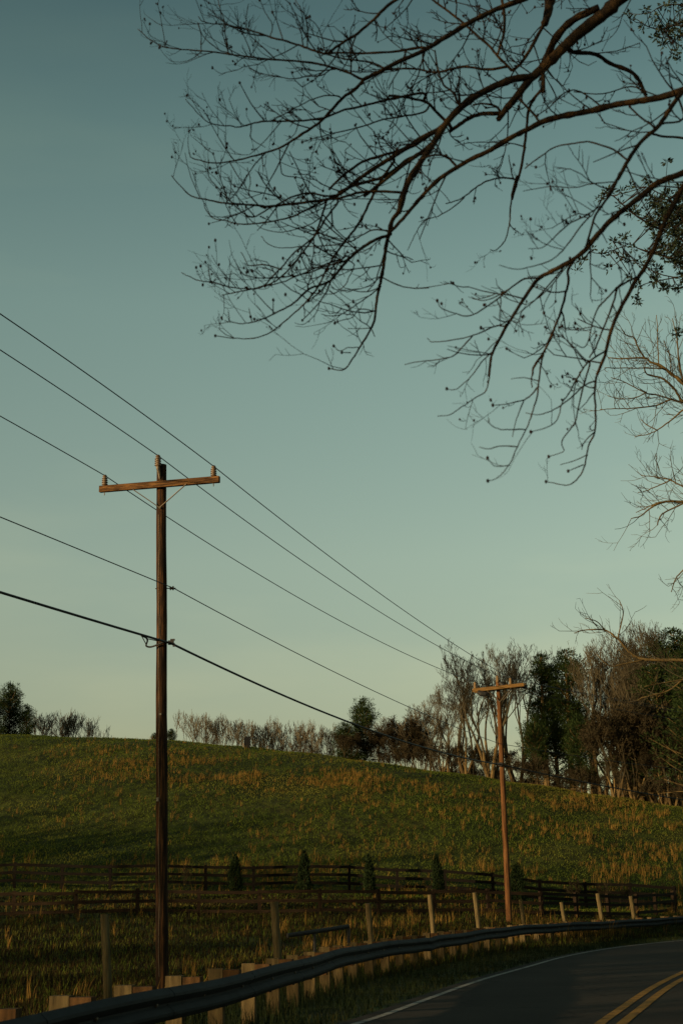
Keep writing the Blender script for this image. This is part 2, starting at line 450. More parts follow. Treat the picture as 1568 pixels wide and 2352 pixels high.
# ------------------------------------------------------------------ board fences
def board_fence(label, pts, step, heights, bw, pw, ph, mb_, mp_, sag=0, seed=1, posts=None):
    rr = random.Random(seed)
    t = thing('board_fence', label, 'fence', (pts[0][0], pts[0][1], ground(*pts[0])))
    ln = [Vector(p) for p in pts]; S = arc(ln); X = [p.x for p in ln]; Yy = [p.y for p in ln]
    k = int(S[-1] / step); ps = [S[-1] * i / k for i in range(k + 1)]
    P = []
    for s_ in ps:
        x, y = interp(s_, S, X), interp(s_, S, Yy); P.append(Vector((x, y, ground(x, y))))
    rails = [[] for _ in heights]
    for i, p in enumerate(P):
        d = (P[min(i + 1, k)] - P[max(i - 1, 0)]); d.z = 0; d.normalize(); n = Vector((d.y, -d.x, 0)); up = Vector((rr.uniform(-.02, .02), rr.uniform(-.02, .02), 1)).normalized()
        q = MB(); q.box(p + Vector((0, 0, (ph - .3) / 2)) + n * -.0, (pw, pw, ph + .3), (d, n, up))
        q.build('post', mp_, t)
        if i == k: break
        e = P[i + 1]
        for h in heights:
            a = p + Vector((0, 0, h + rr.uniform(-sag, sag))) + n * (pw / 2 + .018); c = e + Vector((0, 0, h + rr.uniform(-sag, sag))) + n * (pw / 2 + .018)
            q = MB(); q.bar(a - d * .0, c - d * .004, .03, bw)
            q.build('board', mb_, t)
    return t
board_fence('dark three-board paddock fence running along the foot of the hill', [(-30, 81), (-18.3, 82), (0, 82), (9, 82.3), (17.3, 84)], 2.44,
            (.42, .84, 1.24), .15, .15, 1.36, M['board'], M['board'], .015, 3)
board_fence('weathered brown plank fence in front of the dark hillside fence', [(-28, 67), (-14, 69), (0, 70), (9, 73.2), (14, 78.5), (17.1, 83.6)], 2.55,
            (.22, .62, 1.02), .14, .16, 1.16, M['oldboard'], M['oldboard'], .035, 4)

# black pipe handrail behind the guardrail
a, e, f = at(660, 2149, 36), at(722, 2140, 36.4), at(800, 2128, 37)
t = thing('pipe_handrail', 'low black pipe handrail sloping up behind the guardrail', 'handrail', (a.x, a.y, ground(a.x, a.y)))
q = MB(); q.tube([a, e, f], .05, 8); q.build('top_rail', M['black'], t)
for p in (e, f):
    q = MB(); q.tube([Vector((p.x, p.y, ground(p.x, p.y) - .1)), p - Vector((0, 0, .02))], .035, 8); q.build('upright', M['black'], t)

# ------------------------------------------------------------------ utility poles
U = Vector((.346, .938, 0)); U.normalize(); RV = Vector((U.y, -U.x, 0))
INS = [(0, .05), (.02, .062), (.03, .085), (.045, .085), (.055, .058), (.075, .058), (.085, .085), (.1, .085), (.11, .056), (.13, .056), (.14, .083), (.155, .083), (.165, .054),
       (.185, .054), (.195, .08), (.21, .08), (.22, .05), (.245, .045), (.255, .062), (.275, .062), (.285, .045), (.295, .05), (.31, .03)]
def insulator(name, p, axis, parent, sc=1, m=None):
    q = MB(); q.lathe(p, axis, [(h * sc, r * sc) for h, r in INS], 16)
    return q.build(name, m or M['porcelain'], parent, smooth=False)
top1 = at(371, 1068, 36.8); base1 = at(372.5, 2300, 36.8); base1.z = ground(base1.x, base1.y) - .3
p1 = thing('utility_pole', 'tall dark wooden utility pole with a single crossarm, close behind the guardrail', 'utility pole', (base1.x, base1.y, base1.z + .3), 'wooden utility poles along the road')
q = MB(); n = 40; rr = random.Random(5)
q.tube([base1.lerp(top1, i / n) + Vector((math.sin(i * .5) * .006, rr.uniform(-.004, .004), 0)) for i in range(n + 1)], [lerp(.152, .122, i / n) * rr.uniform(.985, 1.015) for i in range(n + 1)], 20)
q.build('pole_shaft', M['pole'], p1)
al, ar = at(229.5, 1124, 37.05), at(504.5, 1101, 36.15)
ad = (ar - al).normalized(); an = Vector((ad.y, -ad.x, 0)).normalized(); au = an.cross(ad) * -1
if au.z < 0: au = -au
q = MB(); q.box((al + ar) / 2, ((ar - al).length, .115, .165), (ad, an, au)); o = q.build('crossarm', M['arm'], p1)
bv = o.modifiers.new('bevel', 'BEVEL'); bv.width = .012; bv.segments = 2
def onarm(x): return al.lerp(ar, (x - 229.5) / 275)
WA = []
for x in (241, 491):
    c = onarm(x) + au * .084
    ins = insulator('insulator', c, Vector((0, 0, 1)), p1, .92)
    q = MB(); q.tube([c - au * .25, c - au * .16], .011, 8); q.build('pin', M['steel'], ins, origin=p1.location)
    WA.append(c + Vector((0, 0, .265)))
c = at(363, 1072, 36.62)
ins = insulator('insulator', c, Vector((0, 0, 1)), p1, 1.0)
q = MB(); q.tube([c + Vector((0, 0, .03)), c - Vector((0, 0, .05)), at(366, 1088, 36.66), at(367, 1100, 36.68)], [.05, .042, .035, .02], 8); q.build('ridge_pin', M['steel'], p1)
wm = c + Vector((0, 0, .29))
low = at(367, 1166, 36.64)
for x, dy in ((307, 0), (432, 0)):
    q = MB(); q.bar(onarm(x) - au * .07 + an * (-.07 if an.y > 0 else .07), low, .012, .038, Vector((0, -1, .2))); q.build('brace', M['steel'], p1)
q = MB(); q.lathe(low + Vector((0, -.0, 0)), Vector((0, -1, 0)), [(0, .03), (.03, .03)], 8); q.build('bolt', M['steel'], p1)
q = MB(); gp = [base1.lerp(top1, i / 30) + Vector((-.05 + .012 * math.sin(i * 1.3), -.148 + .0009 * i, 0)) for i in range(2, 28)]
q.tube(gp, .006, 5); q.build('ground_wire', M['steel'], p1)
for px_t, py_t, wd, ht in ((362, 1836, .05, .09), (368, 1640, .06, .04)):
    c_ = at(px_t, py_t, 36.62); q = MB(); q.box(c_, (wd, .006, ht)); q.build('tag', M['palestone'], p1)
# neutral spool on its bracket
sp = at(395, 1351, 36.9)
q = MB(); q.tube([at(357, 1352, 36.8), at(404, 1351, 36.9)], .013, 8); q.build('spool_bolt', M['steel'], p1)
q = MB(); q.lathe(sp - Vector((.05, 0, 0)), Vector((1, 0, 0)), [(0, .045), (.02, .055), (.03, .035), (.06, .03), (.07, .055), (.09, .055), (.1, .04)], 12); q.build('spool_insulator', M['porcelain_pale'], p1)
cl = at(393, 1476, 36.75)
q = MB(); q.box(cl, (.14, .08, .1)); q.box(cl + Vector((.07, 0, -.06)), (.05, .05, .08)); q.box(cl + Vector((.04, 0, .07)), (.11, .04, .04)); q.build('cable_clamp', M['black'], p1)

top2 = at(1143, 1562, 68); base2 = at(1169, 2125, 68); base2.z = min(base2.z, ground(base2.x, 68) - .3)
p2 = thing('utility_pole', 'leaning reddish wooden utility pole farther along the road, before the bare trees', 'utility pole', (base2.x, base2.y, base2.z + .3), 'wooden utility poles along the road')
q = MB(); n = 30
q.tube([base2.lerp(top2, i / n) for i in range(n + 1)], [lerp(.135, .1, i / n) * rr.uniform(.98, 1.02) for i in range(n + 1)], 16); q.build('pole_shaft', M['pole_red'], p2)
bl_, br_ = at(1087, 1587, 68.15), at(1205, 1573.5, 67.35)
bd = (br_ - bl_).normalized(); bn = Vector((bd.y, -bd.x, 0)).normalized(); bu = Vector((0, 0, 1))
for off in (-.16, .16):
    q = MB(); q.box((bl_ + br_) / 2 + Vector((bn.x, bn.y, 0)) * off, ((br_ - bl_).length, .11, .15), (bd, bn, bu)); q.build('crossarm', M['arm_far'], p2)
def onarm2(t): return bl_.lerp(br_, t)
WB = []
for tt in (.03, .72):
    c = onarm2(tt) + Vector((0, -.1, .08)); insulator('insulator', c, Vector((0, 0, 1)), p2, 1.0, M['porcelain_pale']); WB.append(c + Vector((0, 0, .29)))
c = at(1142, 1567, 67.85); insulator('insulator', c, Vector((0, 0, 1)), p2, 1.0, M['porcelain_pale']); wm2 = c + Vector((0, 0, .29))
low2 = at(1147, 1612, 67.84)
for tt in (.25, .72):
    q = MB(); q.bar(onarm2(tt) + Vector((0, -.18, -.07)), low2, .014, .05, Vector((0, -1, .2))); q.build('brace', M['steel'], p2)
    q = MB(); q.bar(onarm2(tt + .06) + Vector((0, .2, -.07)), low2 + Vector((.1, .26, 0)), .014, .05, Vector((0, -1, .2))); q.build('brace', M['steel'], p2)
for pts, r in (([at(1096, 1589, 67.8), at(1104, 1593, 67.8), at(1114, 1594, 67.8), at(1120, 1593, 67.8)], [.09, .12, .11, .06]),
               ([at(1184, 1577, 67.5), at(1193, 1572, 67.5), at(1203, 1577, 67.5), at(1211, 1583, 67.5)], [.1, .12, .1, .05]),
               ([at(1146, 1567, 67.7), at(1153, 1573, 67.7), at(1160, 1576, 67.7)], [.06, .09, .05])):
    q = MB(); q.tube(pts, r, 8); q.build('switch_box', M['black'], p2)
q = MB(); q.lathe(at(1148, 1756, 67.9), Vector((0, -1, 0)), [(-.05, .1), (.1, .1)], 8); q.build('cable_clamp', M['black'], p2)

# wires: near piece to the frame's left, span between the poles, and the piece that turns with the road
def span(a, b, sag, n=24):
    return [a.lerp(b, i / n) - Vector((0, 0, 4 * sag * (i / n) * (1 - i / n))) for i in range(n + 1)]
def near_piece(a, x, y):
    """the wire runs back along the pole line: find where it crosses the picture's left edge at height y, then carry on"""
    r0 = ray(x, y)
    # a + U*s : bearing equals r0.x
    s_ = (r0.x * a.y - a.x) / (U.x - r0.x * U.y)
    g = a + U * s_; g.z = CAM_Z + r0.z * g.y
    k = (g - a); slope = k.z / abs(s_)
    end = a + Vector((k.x, k.y, 0)) * (34 / abs(s_)); end.z = a.z
    sag = (a.z - g.z) / (4 * (abs(s_) / 34) * (1 - abs(s_) / 34)) if 0 < abs(s_) < 34 else .4
    sag = max(min(sag, 3), -1.5)
    return span(end, a, sag)
P3 = Vector((34, 92, 0))
def wire(label, a, y_left, b, sag, r, z3, extra=None):
    q = MB()
    n1 = near_piece(a, 0, y_left)
    c = Vector((P3.x + (b.x - top2.x), P3.y, z3))
    pts = n1 + span(a, b, sag, 30)[1:] + span(b, c, .5, 16)[1:]
    q.tube(pts, r, 6)
    if extra: extra(q)
    o = q.build('overhead_wire' if r < .02 else 'overhead_cable', M['wire'] if r < .02 else M['black'], origin=a)
    tag(o, label, 'power line' if r < .02 else 'cable', 'wires strung along the utility poles')
    return o
wire('thin power wire on the crossarm insulator at the left end of the near pole', WA[0], 955, WB[0], .5, .012, 10.5)
wire('thin power wire over the pole-top insulator of the near pole', wm, 803, wm2, .45, .012, 11)
wire('uppermost thin power wire on the crossarm insulator at the right end', WA[1], 720, WB[1], .3, .012, 10.5)
wire('thin neutral wire held by the pale spool halfway up the near pole', at(401, 1352, 36.9), 1187, at(1146, 1708, 67.8), .25, .012, 8)
def loop(q):
    q.tube(catmull([at(325, 1460, 36.4), at(336, 1465, 36.5), at(339, 1472, 36.55), at(336, 1483, 36.6), at(346, 1486, 36.62), at(362, 1481, 36.6), at(378, 1475, 36.6), at(394, 1478, 36.75)], 6), .022, 8)
    q.tube([at(326, 1461, 36.4), at(337, 1482, 36.6)], .012, 6)
    q.tube([at(325, 1459, 36.4), at(365, 1468, 36.75)], .007, 6)
    q.tube([at(346, 1463, 36.55), at(352, 1465, 36.6)], .018, 6)
    q.tube([at(338, 1467, 36.5), at(366, 1473, 36.7)], .011, 6)
wire('thick black cable slung low between the poles, looped at the near one', at(394, 1478, 36.75), 1360, at(1148, 1756, 67.8), .45, .028, 5.5, loop)

# ------------------------------------------------------------------ columnar cedars by the fence
def cedar(px, ytop, ybot, wpx, lab, seed):
    Y = 80.4; rr = random.Random(seed)
    bx = at(px, ybot, Y).x; zb = ground(bx, Y); h = at(px, ytop, Y).z - zb; w = wpx / F * Y
    t = thing('columnar_cedar', lab, 'shrub', (bx, Y, zb), 'columnar cedars along the fence')
    q = MB(); q.tube([(bx, Y, zb - .1), (bx, Y, zb + h * .8)], [.04, .012], 6); q.build('stem', M['bark'], t)
    q = MB()
    lean_ = rr.uniform(-.06, .06)
    heads = [(0, 1.0)] + [(rr.uniform(-.3, .3), rr.uniform(.8, .97)) for _ in range(3)]
    for i in range(2600):
        hx, hh = rr.choice(heads)
        v = rr.random(); z = v * h * hh
        rad = w / 2 * (1 - (v ** 3.0)) ** .8 * (.75 + .35 * min(1, v * 6)) * math.sqrt(rr.uniform(.25, 1.05)) * .85
        a = rr.uniform(0, 6.28); a0_ = a
        rad *= 1 + .22 * math.sin(z * 7 + seed) * math.sin(a0_ * 3 + seed + z * 3)
        if rr.random() < .06: rad *= rr.uniform(1.05, 1.4)
        p = Vector((bx + hx * w * .5 * v + lean_ * z + rad * math.cos(a), Y + rad * math.sin(a), zb + z))
        d = Vector((math.cos(a) * .5 + rr.uniform(-.3, .3), math.sin(a) * .5 + rr.uniform(-.3, .3), 1)).normalized()
        q.leaf(p, d, Vector((rr.uniform(-1, 1), rr.uniform(-1, 1), .2)), rr.uniform(.08, .17), rr.uniform(.03, .06))
    q.build('foliage', M['cedar'], t)
cedar(541, 1964, 2048, 32, 'broad blunt columnar cedar, nearest the tall utility pole along the fence', 11)
cedar(700, 1956, 2044, 30, 'tall twin-topped columnar cedar, second along the fence from the tall pole', 12)
cedar(850, 1964, 2048, 25, 'narrow pointed columnar cedar in the middle of the dark fence', 13)
cedar(1008, 1966, 2052, 27, 'pointed columnar cedar between the middle one and the far utility pole', 14)
cedar(1187, 1984, 2062, 38, 'wide columnar cedar touching the right side of the far utility pole', 15)

# ------------------------------------------------------------------ generated bare trees
def grow(segs, rr, p, d, L, r, lvl, maxl, spread=.6, up=.12, kids=1.5, wob=.16):
    n = 5 if lvl < 2 else (4 if lvl < 3 else 3)
    pts = [p.copy()]; rads = [r]; r1 = r * .5
    for i in range(n):
        d = (d + Vector((rr.gauss(0, wob), rr.gauss(0, wob), rr.gauss(0, wob * .6) + up))).normalized()
        p = p + d * (L / n); pts.append(p.copy()); rads.append(lerp(r, r1, (i + 1) / n))
        if lvl < maxl and i >= (1 if lvl else 1):
            m = int(kids) + (1 if rr.random() < kids % 1 else 0)
            for _ in range(m):
                a = d.orthogonal().normalized(); a.rotate(Matrix.Rotation(rr.uniform(0, 6.28), 3, d))
                cd = (d + a * rr.uniform(.5, 1.1) * spread * 1.3).normalized()
                grow(segs, rr, p.copy(), cd, L * rr.uniform(.42, .7) * (1 - .25 * i / n), max(rads[-1] * rr.uniform(.4, .62), .008), lvl + 1, maxl, spread, up, kids, wob)
    segs.append((pts, rads, lvl))

def bare_proto(seed, h, stems, lean, spread, up, kids, name, label, cat='tree', thick=.017, brown=0, maxl=4, barkm='farbark', twigm='fartwig', wob=.16, tipr=.014):
    rr = random.Random(seed); t = thing(name, label, cat, (0, 0, 0))
    tr, cr = MB(), MB(); segs = []
    for k in range(stems):
        a = 6.28 * k / stems + rr.uniform(-.4, .4)
        d = Vector((math.cos(a) * lean, math.sin(a) * lean, 1)).normalized()
        b0 = Vector((math.cos(a), math.sin(a), 0)) * (.12 * (stems > 1)) + Vector((0, 0, -.3))
        r0 = h * thick * (1 if stems == 1 else .75) * rr.uniform(.8, 1.1)
        frac = rr.uniform(.28, .4) if stems == 1 else rr.uniform(.2, .42)
        pts = [b0]; dd = d.copy()
        for i in range(4):
            dd = (dd + Vector((rr.gauss(0, .05), rr.gauss(0, .05), .05))).normalized(); pts.append(pts[-1] + dd * h * frac / 4)
        tr.tube(pts, [r0 * (1 - .07 * i) for i in range(5)], 7)
        grow(segs, rr, pts[-1], dd, h * (1 - frac) * .72, r0 * .7, 0, maxl, spread, up, kids, wob)
    for pts, rads, lvl in segs: cr.tube(pts, [max(x, tipr) for x in rads], 5 if lvl < 2 else 3, cap=False)
    tr.build('trunk', M[barkm], t); c = cr.build('crown', M[twigm], t)
    if brown:
        lf = MB(); tips = [p for pts, _, lvl in segs if lvl >= 2 for p in pts[1:]]
        for _ in range(brown):
            p = rr.choice(tips) + Vector((rr.gauss(0, .15), rr.gauss(0, .15), rr.gauss(0, .15)))
            d = Vector((rr.gauss(0, 1), rr.gauss(0, 1), rr.gauss(-.4, 1))).normalized()
            lf.leaf(p, d, Vector((rr.gauss(0, 1), rr.gauss(0, 1), rr.gauss(0, 1))), rr.uniform(.1, .2), rr.uniform(.06, .11))
        lf.build('dead_leaves', M['brownleaf'], t)
    return t

def top_z(t):
    return max(v.co.z for ch in t.children for v in ch.data.vertices)

def pine_proto(seed, h, width, label, bare=.12, dens=1.0, tips=4):
    """white-pine habit: several upswept leaders, lumpy foliage masses, thin dead whorls below"""
    rr = random.Random(seed); t = thing('pine_tree', label, 'tree', (0, 0, 0))
    tr, fo, bt = MB(), MB(), MB()
    tr.tube([(0, 0, -.4), (.05, .02, h * .3), (-.04, .05, h * .65), (0, 0, h * .97)], [h * .016, h * .013, h * .008, .02], 8)
    lumps = []
    z = h * (bare + .1)
    while z < h * .97:
        v = (z / h - bare) / (1 - bare)
        env = width * (1 - v ** 2.6) * (.72 + .28 * math.sin(v * 9 + seed))
        for _ in range(rr.choice((3, 4, 5)) if v < .85 else 2):
            a = rr.uniform(0, 6.28); L = max(.25, env * rr.uniform(.45, 1.1))
            d = Vector((math.cos(a), math.sin(a), rr.uniform(.1, .5))); p = Vector((0, 0, z)); pts = [p.copy()]
            for i in range(4):
                d = (d + Vector((0, 0, .1 + .12 * v))).normalized(); p = p + d * L / 4; pts.append(p.copy())
                if i: lumps.append((p.copy(), rr.uniform(.28, .6) * (.8 if v > .8 else 1.1), d.copy()))
            bt.tube(pts, [.05, .04, .03, .02, .012], 4, cap=False)
        z += h * rr.uniform(.025, .042)
    for k in range(tips):                                   # tufted leaders
        a = rr.uniform(0, 6.28); r = width * rr.uniform(.1, .5); zz = h * rr.uniform(.86, 1.0)
        for j in range(3): lumps.append((Vector((r * math.cos(a), r * math.sin(a), zz - j * .35)), .3 + .1 * j, Vector((0, 0, 1))))
    for k in range(16):                                     # dead lower whorls
        z = h * rr.uniform(.04, bare + .12); a = rr.uniform(0, 6.28); L = width * rr.uniform(.4, .9)
        d = Vector((math.cos(a), math.sin(a), .05))
        bt.tube([Vector((0, 0, z)), Vector((0, 0, z)) + d * L * .5, Vector((0, 0, z - .1)) + d * L], [.03, .02, .008], 3, cap=False)
    for c, r, d in lumps:
        for _ in range(int(34 * dens * (r / .45) ** 1.5)):
            nd = Vector((rr.gauss(0, 1), rr.gauss(0, 1), rr.gauss(.25, .8))).normalized()
            q = c + Vector((nd.x, nd.y, nd.z * .75)) * (r * rr.uniform(.35, 1.05))
            fo.leaf(q, (nd + d * .5 + Vector((0, 0, .3))).normalized(), Vector((rr.gauss(0, 1), rr.gauss(0, 1), rr.gauss(0, 1))), rr.uniform(.13, .28), rr.uniform(.035, .075))
    tr.build('trunk', M['farbark'], t); bt.build('branches', M['farbark'], t); fo.build('crown', M['needle'], t)
    return t

protos = {}
protos['b1'] = bare_proto(21, 9, 1, .05, .62, .13, 1.5, 'bare_tree', '-')
protos['b2'] = bare_proto(22, 9, 1, .08, .55, .16, 1.5, 'bare_tree', '-')
protos['b3'] = bare_proto(23, 9, 1, .05, .7, .1, 1.6, 'bare_tree', '-')
protos['m1'] = bare_proto(24, 12, 6, .27, .36, .16, 1.3, 'bare_tree', '-', wob=.1, maxl=5, tipr=.009)
protos['m2'] = bare_proto(25, 12, 4, .24, .38, .16, 1.3, 'bare_tree', '-', wob=.11, maxl=5, tipr=.009)
protos['t1'] = bare_proto(26, 13, 1, .03, .42, .17, 1.4, 'bare_tree', '-', wob=.11, maxl=5, tipr=.009)
protos['t2'] = bare_proto(27, 13, 2, .1, .42, .16, 1.35, 'bare_tree', '-', wob=.11, maxl=5, tipr=.009)
protos['s1'] = bare_proto(28, 4, 4, .35, .55, .12, 1.3, 'bare_shrub', '-', 'shrub', .012, maxl=3, barkm='brush', twigm='brush')
protos['s2'] = bare_proto(29, 4, 5, .45, .65, .1, 1.3, 'bare_shrub', '-', 'shrub', .012, brown=700, maxl=3, barkm='brush', twigm='brush')
protos['br'] = bare_proto(30, 7, 5, .28, .55, .13, 1.5, 'brown_leaved_tree', '-', 'tree', brown=9000, maxl=3, twigm='brush')
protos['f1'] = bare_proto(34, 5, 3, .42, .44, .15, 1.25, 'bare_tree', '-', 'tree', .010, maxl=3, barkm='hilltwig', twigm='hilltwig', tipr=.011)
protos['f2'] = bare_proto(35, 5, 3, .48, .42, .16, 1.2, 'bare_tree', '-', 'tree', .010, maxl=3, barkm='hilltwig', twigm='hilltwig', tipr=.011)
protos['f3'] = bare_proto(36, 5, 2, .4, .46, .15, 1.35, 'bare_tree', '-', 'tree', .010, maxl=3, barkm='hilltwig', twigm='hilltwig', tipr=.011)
protos['p1'] = pine_proto(31, 11, 3.4, '-', .03, 1.15, 6)
protos['p2'] = pine_proto(32, 13, 2.3, '-', .14, 1.5, 6)
protos['p3'] = pine_proto(33, 7, 2.6, '-', .0, 1.15, 5)
HT = {k: top_z(v) for k, v in protos.items()}
used = set()
def plant(kind, px, ytop, Y, label, group, wide=1.0, seed=0):
    x = at(px, ytop, Y).x; zb = ground(x, Y); h = at(px, ytop, Y).z - zb
    s = max(.15, h / HT[kind]); rr = random.Random(int(px * 7 + ytop * 3 + seed))
    s *= 1.04; sc = (s * wide, s * wide, s); loc = (x, Y, zb - .05); rz = rr.uniform(0, 6.28)
    o = protos[kind]
    if kind not in used:
        used.add(kind); o.location = loc; o.rotation_euler = (0, 0, rz); o.scale = sc
    else: o = dup(o, loc, rz, sc)
    o['label'] = label
    if group: o['group'] = group
    elif 'group' in o: del o['group']
    return o

HR = 'bare trees along the hilltop'
WT = 'bare trees of the wood'
WP = 'pines of the wood'
UB = 'brush under the wood'
plant('p3', 26, 1568, 152, 'dark pine at the left edge of the hilltop', 'hilltop pines', .95)
plant('p3', -14, 1600, 150, 'second dark pine half cut off by the left frame', 'hilltop pines', 1.4)
plant('p3', 62, 1618, 151, 'low dark pine on the right flank of the hilltop pine group', 'hilltop pines', 1.0)
for i, (x, y) in enumerate(((92, 1637), (103, 1641), (112, 1632), (128, 1634), (137, 1640), (146, 1629), (156, 1640), (165, 1638), (176, 1641), (186, 1636), (200, 1652))):
    plant(('f1', 'f3', 'f2')[i % 3], x, y, 154 + (i * 37) % 5, 'low bare tree in the thicket right of the left-hand pines', HR, 1.1)
plant('f2', 226, 1662, 156, 'smallest bare tree, alone on the skyline left of the tall pole', HR, 1)
plant('p3', 394, 1673, 146, 'small dark evergreen peeking over the crest beside the tall pole', 'hilltop pines', 1.3)
plant('p3', 356, 1682, 147, 'smallest evergreen tuft left of the tall pole on the crest', 'hilltop pines', 1.1)
rr = random.Random(3)
xs = list(range(430, 778, 12))
for i, x in enumerate(xs):
    y = interp(x, [425, 470, 520, 580, 640, 700, 770], [1633, 1637, 1646, 1652, 1655, 1660, 1666]) + rr.uniform(-6, 7)
    plant(('f1', 'f2', 'f3')[i % 3], x + rr.uniform(-4, 4), y, 147 + rr.uniform(0, 9), 'slender bare tree in the grey row along the hilltop', HR, rr.uniform(.75, 1.0))
for i, x in enumerate((480, 640, 690, 745)):
    plant('s1', x, interp(x, [440, 790], [1690, 1714]) + rr.uniform(-6, 6), 143 + rr.uniform(0, 3), 'low scrub bush at the foot of the hilltop row', 'hilltop scrub', 1.3)
plant('p3', 832, 1602, 141, 'rounded green pine standing alone where the hilltop row ends', WP, .9)
plant('p3', 792, 1658, 140, 'low dark conifer tucked against the lone rounded pine', WP, 1.35)
plant('br', 872, 1668, 139, 'low brown-leaved tree right of the lone rounded pine', 'brown-leaved trees', 1.2)
plant('br', 800, 1680, 138, 'low brown-leaved tree under the lone rounded pine', 'brown-leaved trees', 1.4)
plant('br', 930, 1640, 137, 'rounded russet tree between the lone pine and the tall bare trees', 'brown-leaved trees', 1.15)
plant('br', 958, 1668, 138, 'smaller russet tree leaning on the rounded russet one', 'brown-leaved trees', 1.1)
for i, (x, y, Y, k) in enumerate(((980, 1588, 136, 't1'), (1000, 1606, 140, 'b2'), (1022, 1596, 134, 'b1'), (905, 1655, 144, 'b1'), (960, 1622, 143, 'b2'), (860, 1650, 146, 'b3'), (890, 1664, 147, 'b2'), (1010, 1640, 131, 'm2'), (1040, 1560, 139, 't2'), (965, 1640, 135, 'f1'), (1000, 1680, 131, 'f2'), (1035, 1660, 129, 'f3'))):
    plant(k, x, y, Y, 'medium bare tree on the slope left of the many-stemmed tree', WT, 1.15)
plant('m1', 1112, 1478, 128, 'largest many-stemmed bare tree behind the far utility pole', WT, 1.4)
plant('m2', 1172, 1492, 130, 'tall many-stemmed bare tree just right of the far pole', WT, 1.25)
plant('m2', 1058, 1536, 129, 'many-stemmed bare tree left of the far pole crossarm', WT, 1.4)
plant('t2', 1140, 1490, 133, 'slim twin-stemmed bare tree behind the largest many-stemmed one', WT, .85)
plant('t1', 1204, 1505, 134, 'slim bare tree at the left edge of the tall pines', WT, .8)
plant('b3', 1085, 1580, 136, 'short bare tree in the shade behind the far pole', WT, 1)
plant('p2', 1240, 1508, 130, 'tall dark pine right of the far pole, left of its pair', WP, 1.5)
plant('p2', 1296, 1498, 129, 'tallest dark pine in the middle of the wood', WP, 1.5)
plant('p1', 1266, 1560, 132, 'dark pine filling the gap between the two tall ones', WP, 1.15)
plant('p3', 1225, 1640, 127, 'low spreading conifer at the foot of the tall pines', WP, .9)
plant('p3', 1325, 1640, 126, 'low conifer under the right-hand tall pine', WP, .9)
for i, (x, y, Y, k) in enumerate(((1338, 1490, 128, 't1'), (1362, 1470, 126, 't2'), (1385, 1482, 130, 't1'), (1402, 1462, 124, 't2'), (1425, 1448, 126, 't1'),
                                  (1450, 1440, 123, 't2'), (1475, 1446, 121, 't1'), (1500, 1440, 124, 't2'), (1530, 1450, 118, 't1'), (1560, 1450, 120, 't2'), (1590, 1445, 116, 't1'),
                                  (1320, 1540, 137, 't1'), (1375, 1500, 138, 'm2'), (1438, 1470, 135, 'm1'), (1488, 1460, 131, 'm2'), (1545, 1470, 128, 'm1'), (1350, 1520, 134, 'b1'), (1415, 1510, 136, 'b2'), (1465, 1500, 134, 'b3'), (1515, 1490, 130, 'b1'))):
    plant(k, x, y, Y, 'tall slender bare tree in the dense wood right of the pines', WT, 1.1)
plant('p2', 1545, 1452, 122, 'dark pine at the right edge of the wood', WP, 1.6)
plant('p1', 1500, 1530, 120, 'dark pine deep in the right of the wood behind bare trunks', WP, 1.5)
plant('p1', 1585, 1480, 112, 'dark pine cut off by the right frame', WP, 1.3)
plant('p3', 1455, 1650, 124, 'low conifer in the shaded right of the wood', WP, 1.2)
for i, (x, y) in enumerate(((1400, 1600), (1440, 1590), (1490, 1610), (1525, 1580), (1560, 1600), (1420, 1690), (1515, 1680))):
    plant('br', x, y + 20, 117 + i % 3 * 2, 'russet brown-leaved tree along the shaded right edge of the wood', 'brown-leaved trees', 1.2)
for i, x in enumerate(range(880, 1600, 13)):
    Y = interp(x, [880, 1100, 1350, 1600], [138, 127.5, 121, 113]) + rr.uniform(-1, 3)
    yb = interp(x, [784, 1100, 1350, 1568], [1740, 1784, 1826, 1858])
    plant(('s1', 's2', 's2')[i % 3], x + rr.uniform(-5, 5), yb - rr.uniform(28, 80), Y, 'tangled brown bush in the undergrowth at the edge of the wood', UB, rr.uniform(.9, 1.4))
for i, x in enumerate(range(1015, 1600, 22)):
    Y = interp(x, [880, 1100, 1350, 1600], [144, 134, 129, 121]) + rr.uniform(0, 3)
    yb = interp(x, [784, 1100, 1350, 1568], [1740, 1784, 1826, 1858])
    plant(('s1', 's2')[i % 2], x + rr.uniform(-6, 6), yb - rr.uniform(14, 40), Y, 'tangled brown bush in the undergrowth at the edge of the wood', UB, rr.uniform(1.3, 1.9))
